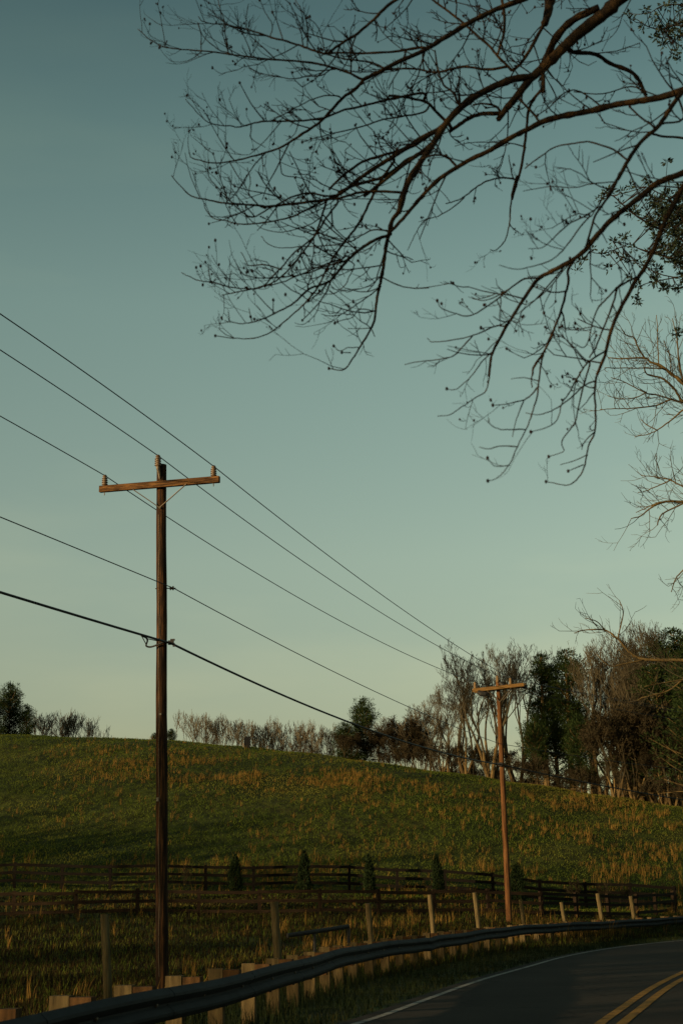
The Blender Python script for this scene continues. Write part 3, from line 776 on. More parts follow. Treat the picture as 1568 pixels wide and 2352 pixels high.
# pale bare shrub against the fence and small ones at the fence's right end
plant('s1', 428, 1975, 77, 'pale bare shrub against the fence just right of the tall pole', 'fence shrubs', .55)
plant('s2', 1318, 2014, 80, 'dark tangled bush half over the fence, right of the widest cedar', 'fence shrubs', .6)
plant('s2', 1385, 2022, 80, 'middle tangled bush of the three over the right part of the fence', 'fence shrubs', .6)
plant('s2', 1430, 2030, 81, 'tangled bush nearest the right end of the fence', 'fence shrubs', .5)
rs_ = random.Random(77)  # row of unseen trees added off to the left to cast shade
for i, (x, y, h, k) in enumerate(((-46, 2, 15, 'm1'), (-49, 5, 15, 'm2'), (-52, -1, 14, 'p2'), (-48, 12, 13, 'm1'), (-44, 9, 15, 'm2'), (-47, 15, 13, 'm2'), (-43, 21, 13, 'p2'), (-46, 27, 14, 'p1'), (-42, 33, 13, 'm1'), (-46, 40, 13, 'm2'), (-44, 46, 13, 'p1'),
                                  (-47, 53, 13, 'm1'), (-45, 58, 13, 'm2'), (-50, 63, 13, 'm1'), (-48, 68, 13, 'm2'), (-46, 74, 12, 'm1'), (-50, 80, 11, 'm2'), (-54, 70, 13, 'm1'), (-55, 58, 13, 'm2'), (-45, -5, 16, 'm2'), (-48, -10, 17, 'm1'), (-44, -16, 18, 'm2'), (-43, -21, 18, 'm1'), (-46, -27, 17, 'm2'), (-44, -33, 17, 'm1'))):
    o = dup(protos[k], (x, y, ground(x, y) - .05), rs_.uniform(0, 6.28), h / HT[k])
    o['label'] = 'unseen pine added out of view to shade the field from the left' if k[0] == 'p' else 'unseen bare tree added out of view to shade the field from the left'
    o['group'] = 'unseen pines added for shade' if k[0] == 'p' else 'unseen bare trees added for shade'
plant('s2', 1546, 2050, 86, 'dark tangled bush just beyond the right end of the dark fence', 'fence shrubs', .8)
plant('s2', 1572, 2035, 87, 'dark tangled bush at the right frame past the guardrail end', 'fence shrubs', .9)
plant('s1', 1525, 2062, 87, 'thin brown bush against the last post of the dark fence', 'fence shrubs', .6)
for k, o in protos.items():
    if k not in used:
        for ch in list(o.children): bpy.data.objects.remove(ch)
        bpy.data.objects.remove(o)

# marker on the crest
m0 = at(565, 1714, 132); m0.z = ground(m0.x, 132) - .05
t = thing('stone_marker', 'small dark round-topped marker with its sunlit left side built as a pale block on the hill crest', 'marker', m0)
q = MB(); w, dpt, hh = .25, .3, 1.0; n = 10
outl = [(-w, 0)] + [(-w * math.cos(math.pi * i / n), hh - w + w * math.sin(math.pi * i / n)) for i in range(n + 1)] + [(w, 0)]
b0 = len(q.v)
for sgn in (-1, 1):
    for x, z in outl: q.v.append((m0.x + .1 + x, m0.y + sgn * dpt / 2, m0.z + z))
k = len(outl); q.f.append(tuple(range(k))); q.f.append(tuple(range(2 * k - 1, k - 1, -1)))
for i in range(k): q.f.append((i, k + i, k + (i + 1) % k, (i + 1) % k))
q.build('slab', M['stone'], t)
q = MB(); q.box((m0.x - .21, m0.y - .02, m0.z + .16), (.1, .36, .56)); q.build('lit_side_block', M['palestone'], t)  # sunlit left face put in as a separate paler block

# ------------------------------------------------------------------ grass
def blade_mesh(name, P, H, W, lean, m, label, cat):
    """P (n,3) roots, H heights, W widths, lean (n,2) tip offsets: two-step bent blades"""
    n = len(P); a = rng.uniform(0, math.pi, n); sx, sy = np.cos(a) * W / 2, np.sin(a) * W / 2
    V = np.zeros((n, 5, 3)); V[:] = P[:, None, :]
    V[:, 0, 0] -= sx; V[:, 0, 1] -= sy; V[:, 1, 0] += sx; V[:, 1, 1] += sy
    V[:, 2, 0] += sx * .75 + lean[:, 0] * .35; V[:, 2, 1] += sy * .75 + lean[:, 1] * .35; V[:, 2, 2] += H * .6
    V[:, 3, 0] += -sx * .75 + lean[:, 0] * .35; V[:, 3, 1] += -sy * .75 + lean[:, 1] * .35; V[:, 3, 2] += H * .6
    V[:, 4, 0] += lean[:, 0]; V[:, 4, 1] += lean[:, 1]; V[:, 4, 2] += H
    V = V.reshape(-1, 3)
    me = bpy.data.meshes.new(name)
    me.vertices.add(n * 5); me.vertices.foreach_set('co', V.ravel())
    base = np.arange(n) * 5
    lo = np.stack([base, base + 1, base + 2, base + 3, base + 3, base + 2, base + 4], 1).ravel()
    me.loops.add(n * 7); me.loops.foreach_set('vertex_index', lo.astype(np.int32))
    me.polygons.add(n * 2)
    st = np.stack([np.arange(n) * 7, np.arange(n) * 7 + 4], 1).ravel()
    me.polygons.foreach_set('loop_start', st.astype(np.int32))
    me.update(calc_edges=True); me.validate()
    me.materials.append(m)
    o = bpy.data.objects.new(name, me); C.objects.link(o)
    return tag(o, label, cat, None, 'stuff')

GXA, GYA = np.array(gx), np.array(gy)
GZ = np.array([v.co.z for v in terrain.data.vertices]).reshape(len(gy), len(gx))
def gz(x, y):
    i = np.clip(np.searchsorted(GXA, x) - 1, 0, len(GXA) - 2); j = np.clip(np.searchsorted(GYA, y) - 1, 0, len(GYA) - 2)
    u = (x - GXA[i]) / (GXA[i + 1] - GXA[i]); v = (y - GYA[j]) / (GYA[j + 1] - GYA[j])
    return GZ[j, i] * (1 - u) * (1 - v) + GZ[j, i + 1] * u * (1 - v) + GZ[j + 1, i] * (1 - u) * v + GZ[j + 1, i + 1] * u * v
def vnoise(x, y, s, seed):
    r_ = np.random.default_rng(seed).random((256, 256)); x = x / s + 1000.37; y = y / s + 1000.71
    i = np.floor(x).astype(int); j = np.floor(y).astype(int); u = x - i; v = y - j; u = u * u * (3 - 2 * u); v = v * v * (3 - 2 * v)
    g = lambda a, b: r_[a % 256, b % 256]
    return g(i, j) * (1 - u) * (1 - v) + g(i + 1, j) * u * (1 - v) + g(i, j + 1) * (1 - u) * v + g(i + 1, j + 1) * u * v
def field_pts(n, y0, y1, bl=.27):
    y = rng.uniform(y0, y1, n); x = rng.uniform(-bl, bl, n) * y
    return x, y
def off_road(x, y, dmin):
    d = np.full(len(x), 99.0)
    near = y < 100
    dx = x[near][:, None] - MIDX[None, :]; dy = y[near][:, None] - MIDY[None, :]
    d[near] = np.sqrt((dx * dx + dy * dy).min(1))
    ex = np.interp(y, EY[:-24], EX[:-24])
    return (d > dmin) & ((x < ex) | (y > 74))

# tall dry broom grass in clumps
x, y = field_pts(120000, 24, 140)
b = x / y
crest_d = np.interp(b, TB, DC); u = (y - 82) / (crest_d - 82)
dens = .03 + .62 * np.exp(-((u - .62) / .13) ** 2) * np.clip(1.1 - np.abs(b + .03) / .22, .1, 1)
dens += .15 * np.exp(-((u - .2) / .18) ** 2) * np.clip(.35 + b * 3, .12, 1)
dens += .8 * np.exp(-((y - 85) / 3.2) ** 2) * np.clip(.55 + b * 3, .15, 1)
dens += np.where(b > .08, .3 * np.clip((b - .08) / .1, 0, 1), 0) * (u > 0) * (u < .85)
dens += .55 * ((y > 36) & (y < 67)) * np.clip(.32 + b * 3.6, .03, 1)
dens *= (u < .96)
nn = vnoise(x, y, 7, 5) * .6 + vnoise(x, y, 2.2, 6) * .6
keep = (rng.random(len(x)) < dens * np.clip((nn - .50) * 3.2, .05, .8)) & off_road(x, y, 7.5)
cx, cy = x[keep], y[keep]
print('clumps', len(cx))
k = 6
px_ = np.repeat(cx, k) + rng.normal(0, .06, len(cx) * k); py_ = np.repeat(cy, k) + rng.normal(0, .10, len(cx) * k)
ch = np.repeat(rng.uniform(.35, .85, len(cx)), k); H = ch * rng.uniform(.5, 1.05, len(px_)) * np.where(py_ > 90, .72, .95)
lean = np.stack([rng.normal(.10, .13, len(px_)), rng.normal(0, .13, len(px_))], 1) * H[:, None] * 1.2
blade_mesh('dry_grass', np.stack([px_, py_, gz(px_, py_) - .03], 1), H, rng.uniform(.012, .026, len(px_)), lean, M['straw'],
           'tall orange dry grass standing in tufts over the hillside', 'dry grass')
# short pasture grass
x, y = field_pts(520000, 30, 141)
keep = (rng.random(len(x)) < .2 + .5 * vnoise(x, y, 1.6, 9) + .5 * vnoise(x, y, 9, 19)) & off_road(x, y, 6.2)
x, y = x[keep], y[keep]; n = len(x); H = np.where(y > 72, .75, 1.5) * rng.uniform(.04, .12, n) * (.7 + .7 * vnoise(x, y, 3, 8) + .9 * vnoise(x, y, 14, 18) ** 2)
Wd, Ln = rng.uniform(.02, .06, n), np.stack([rng.normal(.02, .05, n), rng.normal(0, .05, n)], 1)
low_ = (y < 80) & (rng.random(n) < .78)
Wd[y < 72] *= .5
P_ = np.stack([x, y, gz(x, y) - .01], 1)
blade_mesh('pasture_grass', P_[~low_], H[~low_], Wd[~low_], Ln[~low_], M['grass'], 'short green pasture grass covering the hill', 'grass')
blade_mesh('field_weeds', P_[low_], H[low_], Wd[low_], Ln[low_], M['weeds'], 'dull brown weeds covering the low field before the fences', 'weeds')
# verge grass between the guardrail and the road, and just behind the rail
ss = rng.uniform(6, RS[-1], 60000); lat = rng.uniform(-2.2, 3.5, 60000)
rx = np.interp(ss, RS, [p.x for p in RAIL]); ry = np.interp(ss, RS, [p.y for p in RAIL]); dx = np.gradient(np.array([p.x for p in RAIL]), RS); dyv = np.gradient(np.array([p.y for p in RAIL]), RS)
tx, ty = np.interp(ss, RS, dx), np.interp(ss, RS, dyv)
x, y = rx + ty * lat, ry - tx * lat
keep = off_road(x, y, 3.78); x, y, lat = x[keep], y[keep], lat[keep]; n = len(x)
H = rng.uniform(.05, .17, n) + np.where(lat < .2, rng.uniform(0, .22, n), 0)
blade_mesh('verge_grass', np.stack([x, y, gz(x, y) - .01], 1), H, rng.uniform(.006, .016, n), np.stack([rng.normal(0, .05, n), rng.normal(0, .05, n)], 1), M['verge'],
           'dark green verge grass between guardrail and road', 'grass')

# ------------------------------------------------------------------ hand-traced trees
CROP = {'A': (287, 0, .4027), 'B': (918.6, 0, .4141), 'C': (344.5, 344.5, .3662), 'D': (861, 402, .4507), 'E': (976, 746.4, .3775), 'G': (746, 1378, .5239), 'P': (0, 0, 1)}
def conv(c, pts):
    ox, oy, k = CROP[c]; return [(ox + x * k, oy + y * k) for x, y in pts]

class Traced:
    def __init__(s, Y0, seed, spread):
        s.rr = random.Random(seed); s.Y0 = Y0; s.spread = spread; s.done = []; s.strokes = []
    def stroke(s, c, pts, r0, r1, twigs=1.0, Ystart=None):
        P = conv(c, pts)
        Y = Ystart
        if Y is None:
            best = 30
            for qx, qy, qY in s.done:
                dd = math.hypot(qx - P[0][0], qy - P[0][1])
                if dd < best: best = dd; Y = qY
            if Y is None: Y = s.Y0 + s.rr.uniform(-.4, .4) * s.spread
        if Ystart is None and r0 <= 7.5 and len(P) > 2:      # grow out of the nearest bough already drawn
            bd = 85; hit = None
            v0 = (P[1][0] - P[0][0], P[1][1] - P[0][1])
            for qx, qy, qY in s.done:
                w0 = (P[0][0] - qx, P[0][1] - qy); dd = math.hypot(*w0)
                if dd < bd and (dd < 6 or w0[0] * v0[0] + w0[1] * v0[1] > -.2 * dd * math.hypot(*v0)): bd = dd; hit = (qx, qy, qY)
            if hit and bd > 2: P = [hit[:2]] + P; Y = hit[2]
        L = sum(math.hypot(P[i + 1][0] - P[i][0], P[i + 1][1] - P[i][1]) for i in range(len(P) - 1))
        drift = s.rr.uniform(-1, 1) * s.spread * min(1, L / 500)
        fine = catmull([(x, y, 0) for x, y in P], 4); n = len(fine)
        w = []; rad = []; ph = s.rr.uniform(0, 6)
        for i, p in enumerate(fine):
            t = i / (n - 1); yy = Y + drift * t
            jx, jy = s.rr.uniform(-.7, .7), s.rr.uniform(-.7, .7)
            w.append(at(p.x + jx, p.y + jy, yy)); kn = 1.18 if s.rr.random() < .06 else 1; rad.append(kn * max(lerp(r0, r1, t) * (1.0 if r0 > 8 else .95), .95 if s.Y0 < 30 else .75) * yy / F * s.rr.uniform(.92, 1.08)); s.done.append((p.x, p.y, yy))
        s.strokes.append((w, rad, twigs, r0))

def twig(mb, bud, rr, p, d, L, r, lvl, budp, budr):
    n = 4; pts = [p]; rads = [r]
    for i in range(n):
        d = (d + Vector((rr.gauss(-.02, .11), rr.gauss(0, .11), rr.gauss(.1, .1)))).normalized()
        p = p + d * L / n; pts.append(p); rads.append(lerp(r, r * .55, (i + 1) / n))
        if lvl < 2 and rr.random() < .6:
            a = d.orthogonal().normalized(); a.rotate(Matrix.Rotation(rr.uniform(0, 6.28), 3, d))
            twig(mb, bud, rr, p, (d + a * rr.uniform(.6, 1.2)).normalized(), L * rr.uniform(.3, .6), r * .75, lvl + 1, budp, budr)
    mb.tube(pts, rads, 4 if lvl < 1 else 3, cap=False)
    if rr.random() < budp:
        c = pts[-1]; k = rr.uniform(.6, 1.25) * budr
        bud.blob(c, k, rr.uniform(1.1, 1.7))
        if rr.random() < .5: bud.blob(c + Vector((rr.gauss(0, 1), rr.gauss(0, 1), rr.gauss(0, 1))) * k, k * .7, 1.3)

def add_twigs(tr, dens, L0, r0, budp, budr):
    mb, bud = MB(), MB(); rr = tr.rr
    for w, rad, tw, rs in tr.strokes:
        if tw <= 0: continue
        for i in range(1, len(w)):
            seg = w[i] - w[i - 1]; cnt = seg.length * dens * tw; m = int(cnt) + (1 if rr.random() < cnt % 1 else 0)
            for _ in range(m):
                d = seg.normalized(); p = w[i - 1].lerp(w[i], rr.random())
                a = d.orthogonal().normalized(); a.rotate(Matrix.Rotation(rr.uniform(0, 6.28), 3, d))
                cd = (d * rr.uniform(.3, 1) + a * .9 + Vector((-.12, 0, .18))).normalized()
                twig(mb, bud, rr, p, cd, L0 * rr.uniform(.35, 1.3) * (1.15 if rs > 4 else .8), min(r0, rad[i] * .7), 0 if rs > 2 else 1, budp, budr)
        if rr.random() < budp * 1.5: bud.blob(w[-1], budr * 1.2, 1.4)
    return mb, bud

# ---- near bare tree reaching in from the upper right
T = Traced(10, 5, 1.0); S = T.stroke
bough = []
def mark(): bough.append(len(T.strokes))
mark()
S('B', [(1700, -330), (1480, -190), (1240, -30), (1150, 60), (1060, 130), (960, 210), (880, 290), (800, 370), (720, 440), (640, 540), (585, 605), (540, 665)], 21, 6.5, .8, 10)
S('B', [(1100, 40), (960, 110), (870, 200), (820, 300), (775, 390)], 10, 9, .7)
S('B', [(740, 425), (620, 440), (500, 490), (400, 545), (320, 610), (250, 690), (180, 800), (100, 920), (50, 1000), (20, 1080), (-10, 1180)], 10, 7, .8)
S('C', [(1590, 280), (1568, 370), (1520, 440), (1500, 520), (1480, 600), (1470, 680), (1455, 780), (1440, 850), (1420, 950), (1410, 1050), (1380, 1130), (1320, 1230), (1270, 1310), (1210, 1380), (1120, 1370)], 6.5, 1.2, .6)
S('B', [(560, 630), (470, 630), (390, 650), (330, 690), (270, 730)], 6, 5, .8)
S('B', [(560, 630), (530, 590), (470, 575), (400, 580)], 4, 2, .8)
S('B', [(270, 690), (200, 620), (150, 570), (60, 545), (-60, 530)], 5, 3, 1)
S('B', [(320, 570), (290, 510), (240, 470), (210, 380), (190, 280)], 4, 2, 1)
S('B', [(200, 780), (110, 850), (0, 930), (-110, 1020), (-200, 1090)], 6, 4, 1)
S('C', [(1850, -160), (1720, -75), (1590, 0), (1480, 70), (1400, 120), (1310, 180), (1240, 240), (1180, 280), (1110, 310), (1000, 325), (880, 340), (730, 355), (660, 345), (560, 340), (450, 330), (350, 310), (260, 290), (200, 235), (135, 160)], 7, 1.1, .9)
S('C', [(1840, -150), (1700, -80), (1590, -10), (1440, 40), (1330, 75), (1210, 160), (1120, 250)], 4.5, 3, 1)
S('C', [(1800, -70), (1700, 15), (1600, 70), (1500, 150), (1400, 190), (1280, 220), (1180, 270)], 5, 4, .8)
S('C', [(1180, 280), (1100, 290), (1000, 270), (900, 290), (820, 330), (740, 370), (640, 420), (560, 375), (480, 290), (400, 210), (365, 150), (370, 60)], 3, 1, .9)
S('C', [(720, 365), (680, 345), (640, 300), (620, 270), (630, 190), (610, 110)], 2.5, 1, .8)
S('C', [(1080, 320), (1000, 365), (900, 415), (800, 440), (680, 460), (560, 465), (480, 445), (400, 430), (350, 370), (340, 335)], 3, 1, 1)
S('C', [(1568, 265), (1440, 260), (1320, 265), (1200, 300), (1110, 310)], 4, 3.5, 1)
S('C', [(1500, 530), (1400, 570), (1320, 620), (1240, 690), (1180, 760), (1130, 820), (1060, 850), (1000, 870), (900, 960), (830, 1000), (730, 1050), (640, 1080), (560, 1088), (465, 1070)], 5, 1.1, .8)
S('C', [(1530, 70), (1460, 170), (1400, 280), (1340, 400), (1280, 500), (1200, 600), (1140, 690), (1100, 760), (1060, 850), (1000, 930), (930, 1000), (850, 1070), (760, 1140), (650, 1180), (520, 1180), (410, 1165)], 4, 1.1, .6)
S('C', [(1110, 310), (1080, 400), (1040, 520), (990, 600), (920, 690), (850, 770), (790, 820), (720, 850), (600, 880), (500, 900), (450, 910)], 3.2, 1.3, .9)
S('C', [(1170, 340), (1100, 430), (1040, 530), (960, 600), (900, 650), (820, 740), (770, 790), (700, 860), (620, 870), (500, 860), (400, 830), (310, 820), (240, 790), (200, 770)], 3, 1, .9)
S('C', [(1240, 690), (1100, 730), (960, 780), (800, 800), (680, 800), (590, 780), (540, 710)], 2.4, 1, 1)
S('C', [(1180, 690), (1040, 740), (920, 790), (830, 830), (720, 855)], 2.5, 1.5, 1)
S('C', [(820, 750), (770, 730), (700, 720), (620, 725), (600, 690), (570, 640)], 2.5, 1, 1)
for pts in ([(490, 860), (510, 750)], [(380, 830), (365, 730)], [(640, 1080), (620, 990)], [(500, 1075), (490, 1010)], [(770, 1030), (775, 940)], [(530, 1180), (480, 1160), (435, 1125)],
            [(1310, 1240), (1240, 1240), (1190, 1260), (1150, 1230)], [(1260, 1270), (1200, 1270)], [(1390, 1130), (1410, 1170)], [(1380, 1120), (1300, 1120), (1240, 1120)]):
    S('C', pts, 1.5, .9, .5)
S('C', [(1440, 860), (1360, 890), (1280, 880), (1220, 865)], 2, 1, .8)
S('C', [(1420, 880), (1350, 930), (1280, 980), (1200, 1030), (1130, 1040), (1075, 1030)], 2, 1, .6)
S('C', [(1410, 1010), (1310, 1000), (1270, 1050), (1190, 1070), (1160, 1085)], 1.8, .9, .6)
S('C', [(1240, 690), (1280, 720), (1250, 790), (1220, 850), (1150, 900), (1080, 900)], 1.8, .9, .9)
S('C', [(1500, 510), (1400, 500), (1320, 540), (1250, 575), (1120, 600), (960, 605), (830, 615), (740, 590), (700, 540)], 2.4, .9, 1)
S('C', [(1060, 430), (1000, 470), (900, 500), (800, 515), (700, 490), (650, 450)], 1.8, .9, 1)
S('C', [(1470, 650), (1440, 740), (1410, 830), (1360, 890)], 2.2, 1.4, .8)
mark()
S('B', [(1000, -330), (900, -120), (835, -10), (820, 60), (800, 130)], 16, 9, .8, 10.6)
S('B', [(800, 125), (750, 220), (710, 290), (670, 350), (620, 390)], 5, 4, .8)
S('B', [(620, 390), (540, 310), (500, 260), (420, 190), (330, 110), (220, 30), (150, -30)], 4, 3, 1)
S('B', [(540, 300), (570, 200), (580, 100), (560, -20)], 3, 4.5, 1)
S('B', [(600, 370), (480, 385), (350, 370), (200, 400), (60, 380), (-100, 390)], 4, 2.5, 1)
mark()
S('B', [(960, -140), (780, -60), (700, -10), (560, 40), (450, 90), (350, 145), (230, 220), (130, 280), (20, 330), (-130, 405), (-200, 440)], 8, 5.5, .9, 10.3)
S('A', [(1360, 455), (1310, 510), (1240, 560), (1140, 670), (1080, 720), (1000, 770), (940, 810), (880, 845), (800, 870), (700, 900), (600, 920), (500, 930), (430, 915), (380, 900), (365, 870)], 4.5, 1.2, .8)
S('A', [(1360, 455), (1260, 410), (1130, 370), (1000, 350), (850, 340), (720, 325), (600, 310), (440, 290), (300, 280), (220, 265), (150, 230), (75, 165)], 3.6, 1.1, .9)
S('A', [(1800, -200), (1640, -60), (1500, 30), (1420, 110), (1340, 180), (1280, 220), (1200, 270), (1150, 305), (1080, 290), (1000, 260), (900, 230), (840, 215), (740, 180), (660, 160), (580, 140), (500, 135), (440, 120), (420, 95)], 5, 1.1, 1)
S('A', [(1700, 270), (1568, 290), (1450, 300), (1330, 305), (1230, 300), (1150, 305)], 4, 2.5, 1)
S('A', [(1480, 395), (1400, 355), (1250, 335), (1150, 310)], 3, 2, 1)
S('A', [(1180, 390), (1120, 430), (1040, 435), (960, 450), (870, 435), (780, 420), (720, 395), (700, 370)], 2, 1, .8)
S('A', [(1700, 530), (1568, 555), (1450, 580), (1330, 610), (1240, 630), (1140, 670), (980, 690), (830, 690), (740, 700), (660, 725), (600, 718), (500, 708), (430, 660), (345, 565)], 4, 1, 1)
S('A', [(1240, 560), (1200, 545), (1120, 550), (1050, 575), (990, 605), (930, 640), (830, 690)], 2, 1.3, .8)
S('A', [(1700, 640), (1568, 665), (1480, 680), (1370, 715), (1270, 740), (1150, 770), (1010, 810)], 3, 1.3, 1)
for pts in ([(590, 300), (570, 180), (565, 110), (540, 40), (530, -10)], [(435, 290), (435, 200), (415, 130)], [(600, 305), (530, 280), (450, 210), (415, 130)], [(720, 325), (710, 280), (660, 165)],
            [(1040, 280), (1040, 150), (1020, 80), (970, 0)], [(830, 210), (840, 140), (800, 70), (770, 0)], [(1140, 290), (1120, 200), (1090, 140), (1040, 100)], [(900, 230), (870, 130), (840, 70)],
            [(780, 870), (790, 980)], [(880, 850), (890, 960), (910, 1000), (1020, 1020), (1080, 1060), (1130, 1090)], [(700, 180), (690, 120), (705, 20)], [(600, 925), (640, 1000), (700, 1080)],
            [(990, 690), (970, 760), (920, 800)], [(720, 740), (720, 790), (800, 840)]):
    S('A', pts, 1.8, 1, .7)
mark()
S('B', [(2000, 330), (1700, 460), (1568, 500), (1440, 540), (1320, 560), (1200, 580), (1050, 615), (900, 645), (800, 670), (700, 720), (620, 760), (500, 830), (400, 880), (310, 930), (220, 990), (130, 1080), (60, 1160), (0, 1230), (-58, 1290)], 10, 4, .7, 9.4)
S('B', [(960, 290), (1080, 300), (1160, 350), (1280, 400), (1330, 460), (1360, 530)], 6, 5, .6)
S('B', [(790, 400), (795, 510)], 6, 5, 0)
S('B', [(790, 500), (760, 520), (715, 600), (700, 700), (690, 800), (670, 930), (640, 1030), (620, 1109)], 4.5, 3, .7)
S('D', [(720, 10), (700, 80), (690, 170), (685, 240), (670, 310), (650, 350), (610, 385), (585, 378)], 3, 1, .9)
S('B', [(760, 660), (730, 620), (660, 550)], 4, 3, .5)
S('B', [(310, 920), (260, 870), (190, 860), (120, 880)], 4, 3, .8)
S('B', [(640, 995), (560, 985), (480, 1005), (420, 1040), (370, 1080), (320, 1109), (250, 1130)], 2.6, 1.5, .8)
S('D', [(450, 120), (390, 170), (320, 210), (250, 235), (200, 310), (165, 385)], 2, .9, .9)
S('B', [(690, 815), (610, 795), (500, 790), (400, 790), (300, 810)], 2.2, 1, .8)
S('B', [(1130, 600), (1000, 510), (920, 510), (830, 590), (760, 640)], 2.2, 1.5, .8)
S('B', [(1360, 520), (1280, 480), (1120, 520), (960, 510)], 2.5, 1.5, 1)
mark()
S('B', [(1900, 200), (1640, 440), (1540, 540), (1480, 630), (1420, 710), (1340, 780), (1280, 860), (1230, 950), (1190, 1020), (1150, 1090)], 7, 4.5, .7, 9.2)
S('D', [(1210, 80), (1160, 150), (1120, 210), (1090, 310), (1070, 380)], 3.6, 3, .8)
S('B', [(1568, 660), (1440, 690), (1390, 745)], 3, 3, .8)
S('B', [(1640, 770), (1568, 765), (1450, 755), (1390, 740)], 3.5, 3, .8)
S('B', [(1390, 690), (1330, 650), (1270, 590)], 3, 2.5, .8)
S('B', [(1250, 880), (1180, 830), (1060, 790), (1000, 790), (860, 815), (790, 860), (720, 910), (690, 935)], 3, 1.5, .8)
S('D', [(1140, 160), (1080, 200), (1020, 200), (950, 240), (900, 270)], 2.4, 1, .9)
S('D', [(1080, 205), (1000, 240), (930, 300), (900, 330), (850, 370), (780, 375)], 2.5, 1, .9)
S('D', [(1090, 210), (1040, 270), (990, 340), (940, 400), (880, 440), (780, 470), (720, 480), (630, 460)], 2.5, 1, .8)
S('B', [(1190, 1010), (1060, 1020), (960, 1040), (830, 1035), (680, 1060)], 2, 1, .7)
mark()
S('D', [(1900, -230), (1700, -80), (1568, -10), (1440, 40), (1340, 120), (1260, 180), (1190, 240), (1120, 320), (1070, 380), (1010, 430), (900, 490), (830, 530), (770, 610), (720, 690), (670, 770), (620, 860), (590, 930), (580, 1019)], 9, 2.5, .6, 9.0)
S('E', [(490, 0), (440, 100), (410, 160), (400, 230), (390, 310), (370, 400), (310, 440), (220, 500), (150, 545), (75, 555)], 2.6, 1, .8)
S('E', [(400, 170), (340, 230), (280, 310), (190, 390), (130, 390)], 2, .9, .9)
S('D', [(830, 525), (760, 530), (690, 575), (610, 640), (490, 715), (420, 710), (340, 680), (315, 640)], 3, 1, .7)
S('D', [(690, 575), (610, 620), (540, 640), (490, 620)], 2, 1, .7)
S('D', [(660, 770), (610, 770), (520, 810), (450, 830), (360, 845), (290, 850), (265, 830)], 2.4, 1, .8)
S('D', [(500, 815), (450, 870), (400, 920), (320, 940), (200, 955), (150, 965)], 2, 1, .7)
S('D', [(1010, 440), (980, 490), (985, 540), (970, 600), (950, 680), (920, 760), (890, 830), (860, 900), (810, 970), (800, 1019)], 4, 2.6, .6)
S('E', [(790, 10), (760, 90), (720, 170), (700, 260), (690, 350), (680, 430), (660, 500), (640, 570), (610, 640), (560, 740), (510, 850), (440, 930), (380, 950)], 3, 1, .6)
S('E', [(715, 185), (660, 260), (645, 340), (650, 380)], 2.4, 1.5, .9)
S('E', [(690, 370), (640, 430), (600, 460), (570, 530), (545, 600), (530, 680)], 2.2, 1, .9)
for pts in ([(600, 455), (500, 480), (410, 490)], [(610, 635), (530, 635), (460, 635), (400, 610), (385, 570)], [(560, 740), (470, 735), (380, 755), (325, 740)], [(500, 855), (420, 858), (380, 810)], [(680, 340), (600, 320), (520, 330)], [(730, 165), (660, 180), (610, 160)]):
    S('E', pts, 1.8, .9, .7)
mark()
S('D', [(1850, -330), (1620, -10), (1568, 60), (1520, 150), (1470, 250), (1430, 350), (1380, 460), (1320, 550), (1270, 640), (1220, 740), (1190, 830), (1170, 920), (1130, 1019)], 8, 3.6, .5, 8.8)
S('E', [(1140, 10), (1110, 100), (1090, 190), (1060, 260), (1035, 340), (1030, 420), (1035, 520), (1030, 650), (990, 740), (970, 850), (930, 930), (870, 975), (800, 965), (735, 955)], 4, 1.1, .5)
S('D', [(1330, 520), (1240, 570), (1180, 630), (1140, 670), (1110, 740), (1090, 830), (1060, 880), (1000, 850)], 3, 1.2, .8)
S('D', [(1230, 580), (1200, 690), (1160, 780), (1120, 880), (1090, 930)], 3, 2, .6)
S('E', [(1090, 160), (1010, 210), (970, 250), (920, 330), (870, 420), (830, 480), (800, 580), (720, 630), (640, 650)], 2.8, 1, .7)
S('E', [(1030, 340), (960, 370), (900, 430), (820, 490), (750, 530), (680, 545), (610, 535)], 2.3, 1, .8)
S('E', [(1000, 240), (960, 380), (930, 500), (910, 590), (840, 690), (830, 730), (840, 770), (750, 800)], 2.6, 1, .7)
for pts in ([(1025, 410), (980, 470), (930, 520)], [(1030, 650), (970, 710), (950, 760)], [(980, 790), (910, 825), (820, 850)], [(960, 850), (870, 890)], [(910, 590), (930, 650)]):
    S('E', pts, 1.8, .9, .7)
bough.append(len(T.strokes))
tx0, ty0 = 7.6, 11.0
nt = thing('bare_tree', 'large leafless tree whose budding branches hang across the upper right', 'tree', (tx0, ty0, ground(tx0, ty0)))
q = MB(); zt = ground(tx0, ty0)
q.tube([(tx0, ty0, zt - .4), (tx0 + .02, ty0, zt + .3), (tx0 - .05, ty0 + .05, zt + 3), (tx0 - .1, ty0, zt + 6.5), (tx0 - .3, ty0 - .1, zt + 10), (tx0 - .5, ty0, zt + 13)], [.5, .36, .3, .26, .2, .1], 16)
q.build('trunk', M['bark'], nt)
for i in range(len(bough) - 1):
    q = MB()
    for j in range(bough[i], bough[i + 1]):
        w, rad, _, rs = T.strokes[j]
        if j == bough[i]:                    # join the leading limb to the trunk
            z0 = min(max(w[0].z + .6, 4), 12.5); a0 = Vector((tx0 - .2, ty0, z0))
            pre = [a0.lerp(w[0], t) + Vector((0, 0, .5 * math.sin(math.pi * t))) for t in (0, .25, .5, .75)]
            q.tube(pre + [w[0]], [rad[0] * k for k in (1.7, 1.5, 1.3, 1.15, 1)], 8, cap=False)
        q.tube(w, rad, 8 if rs > 4 else 5)
    q.build('bough', M['bark'], nt, smooth=True)
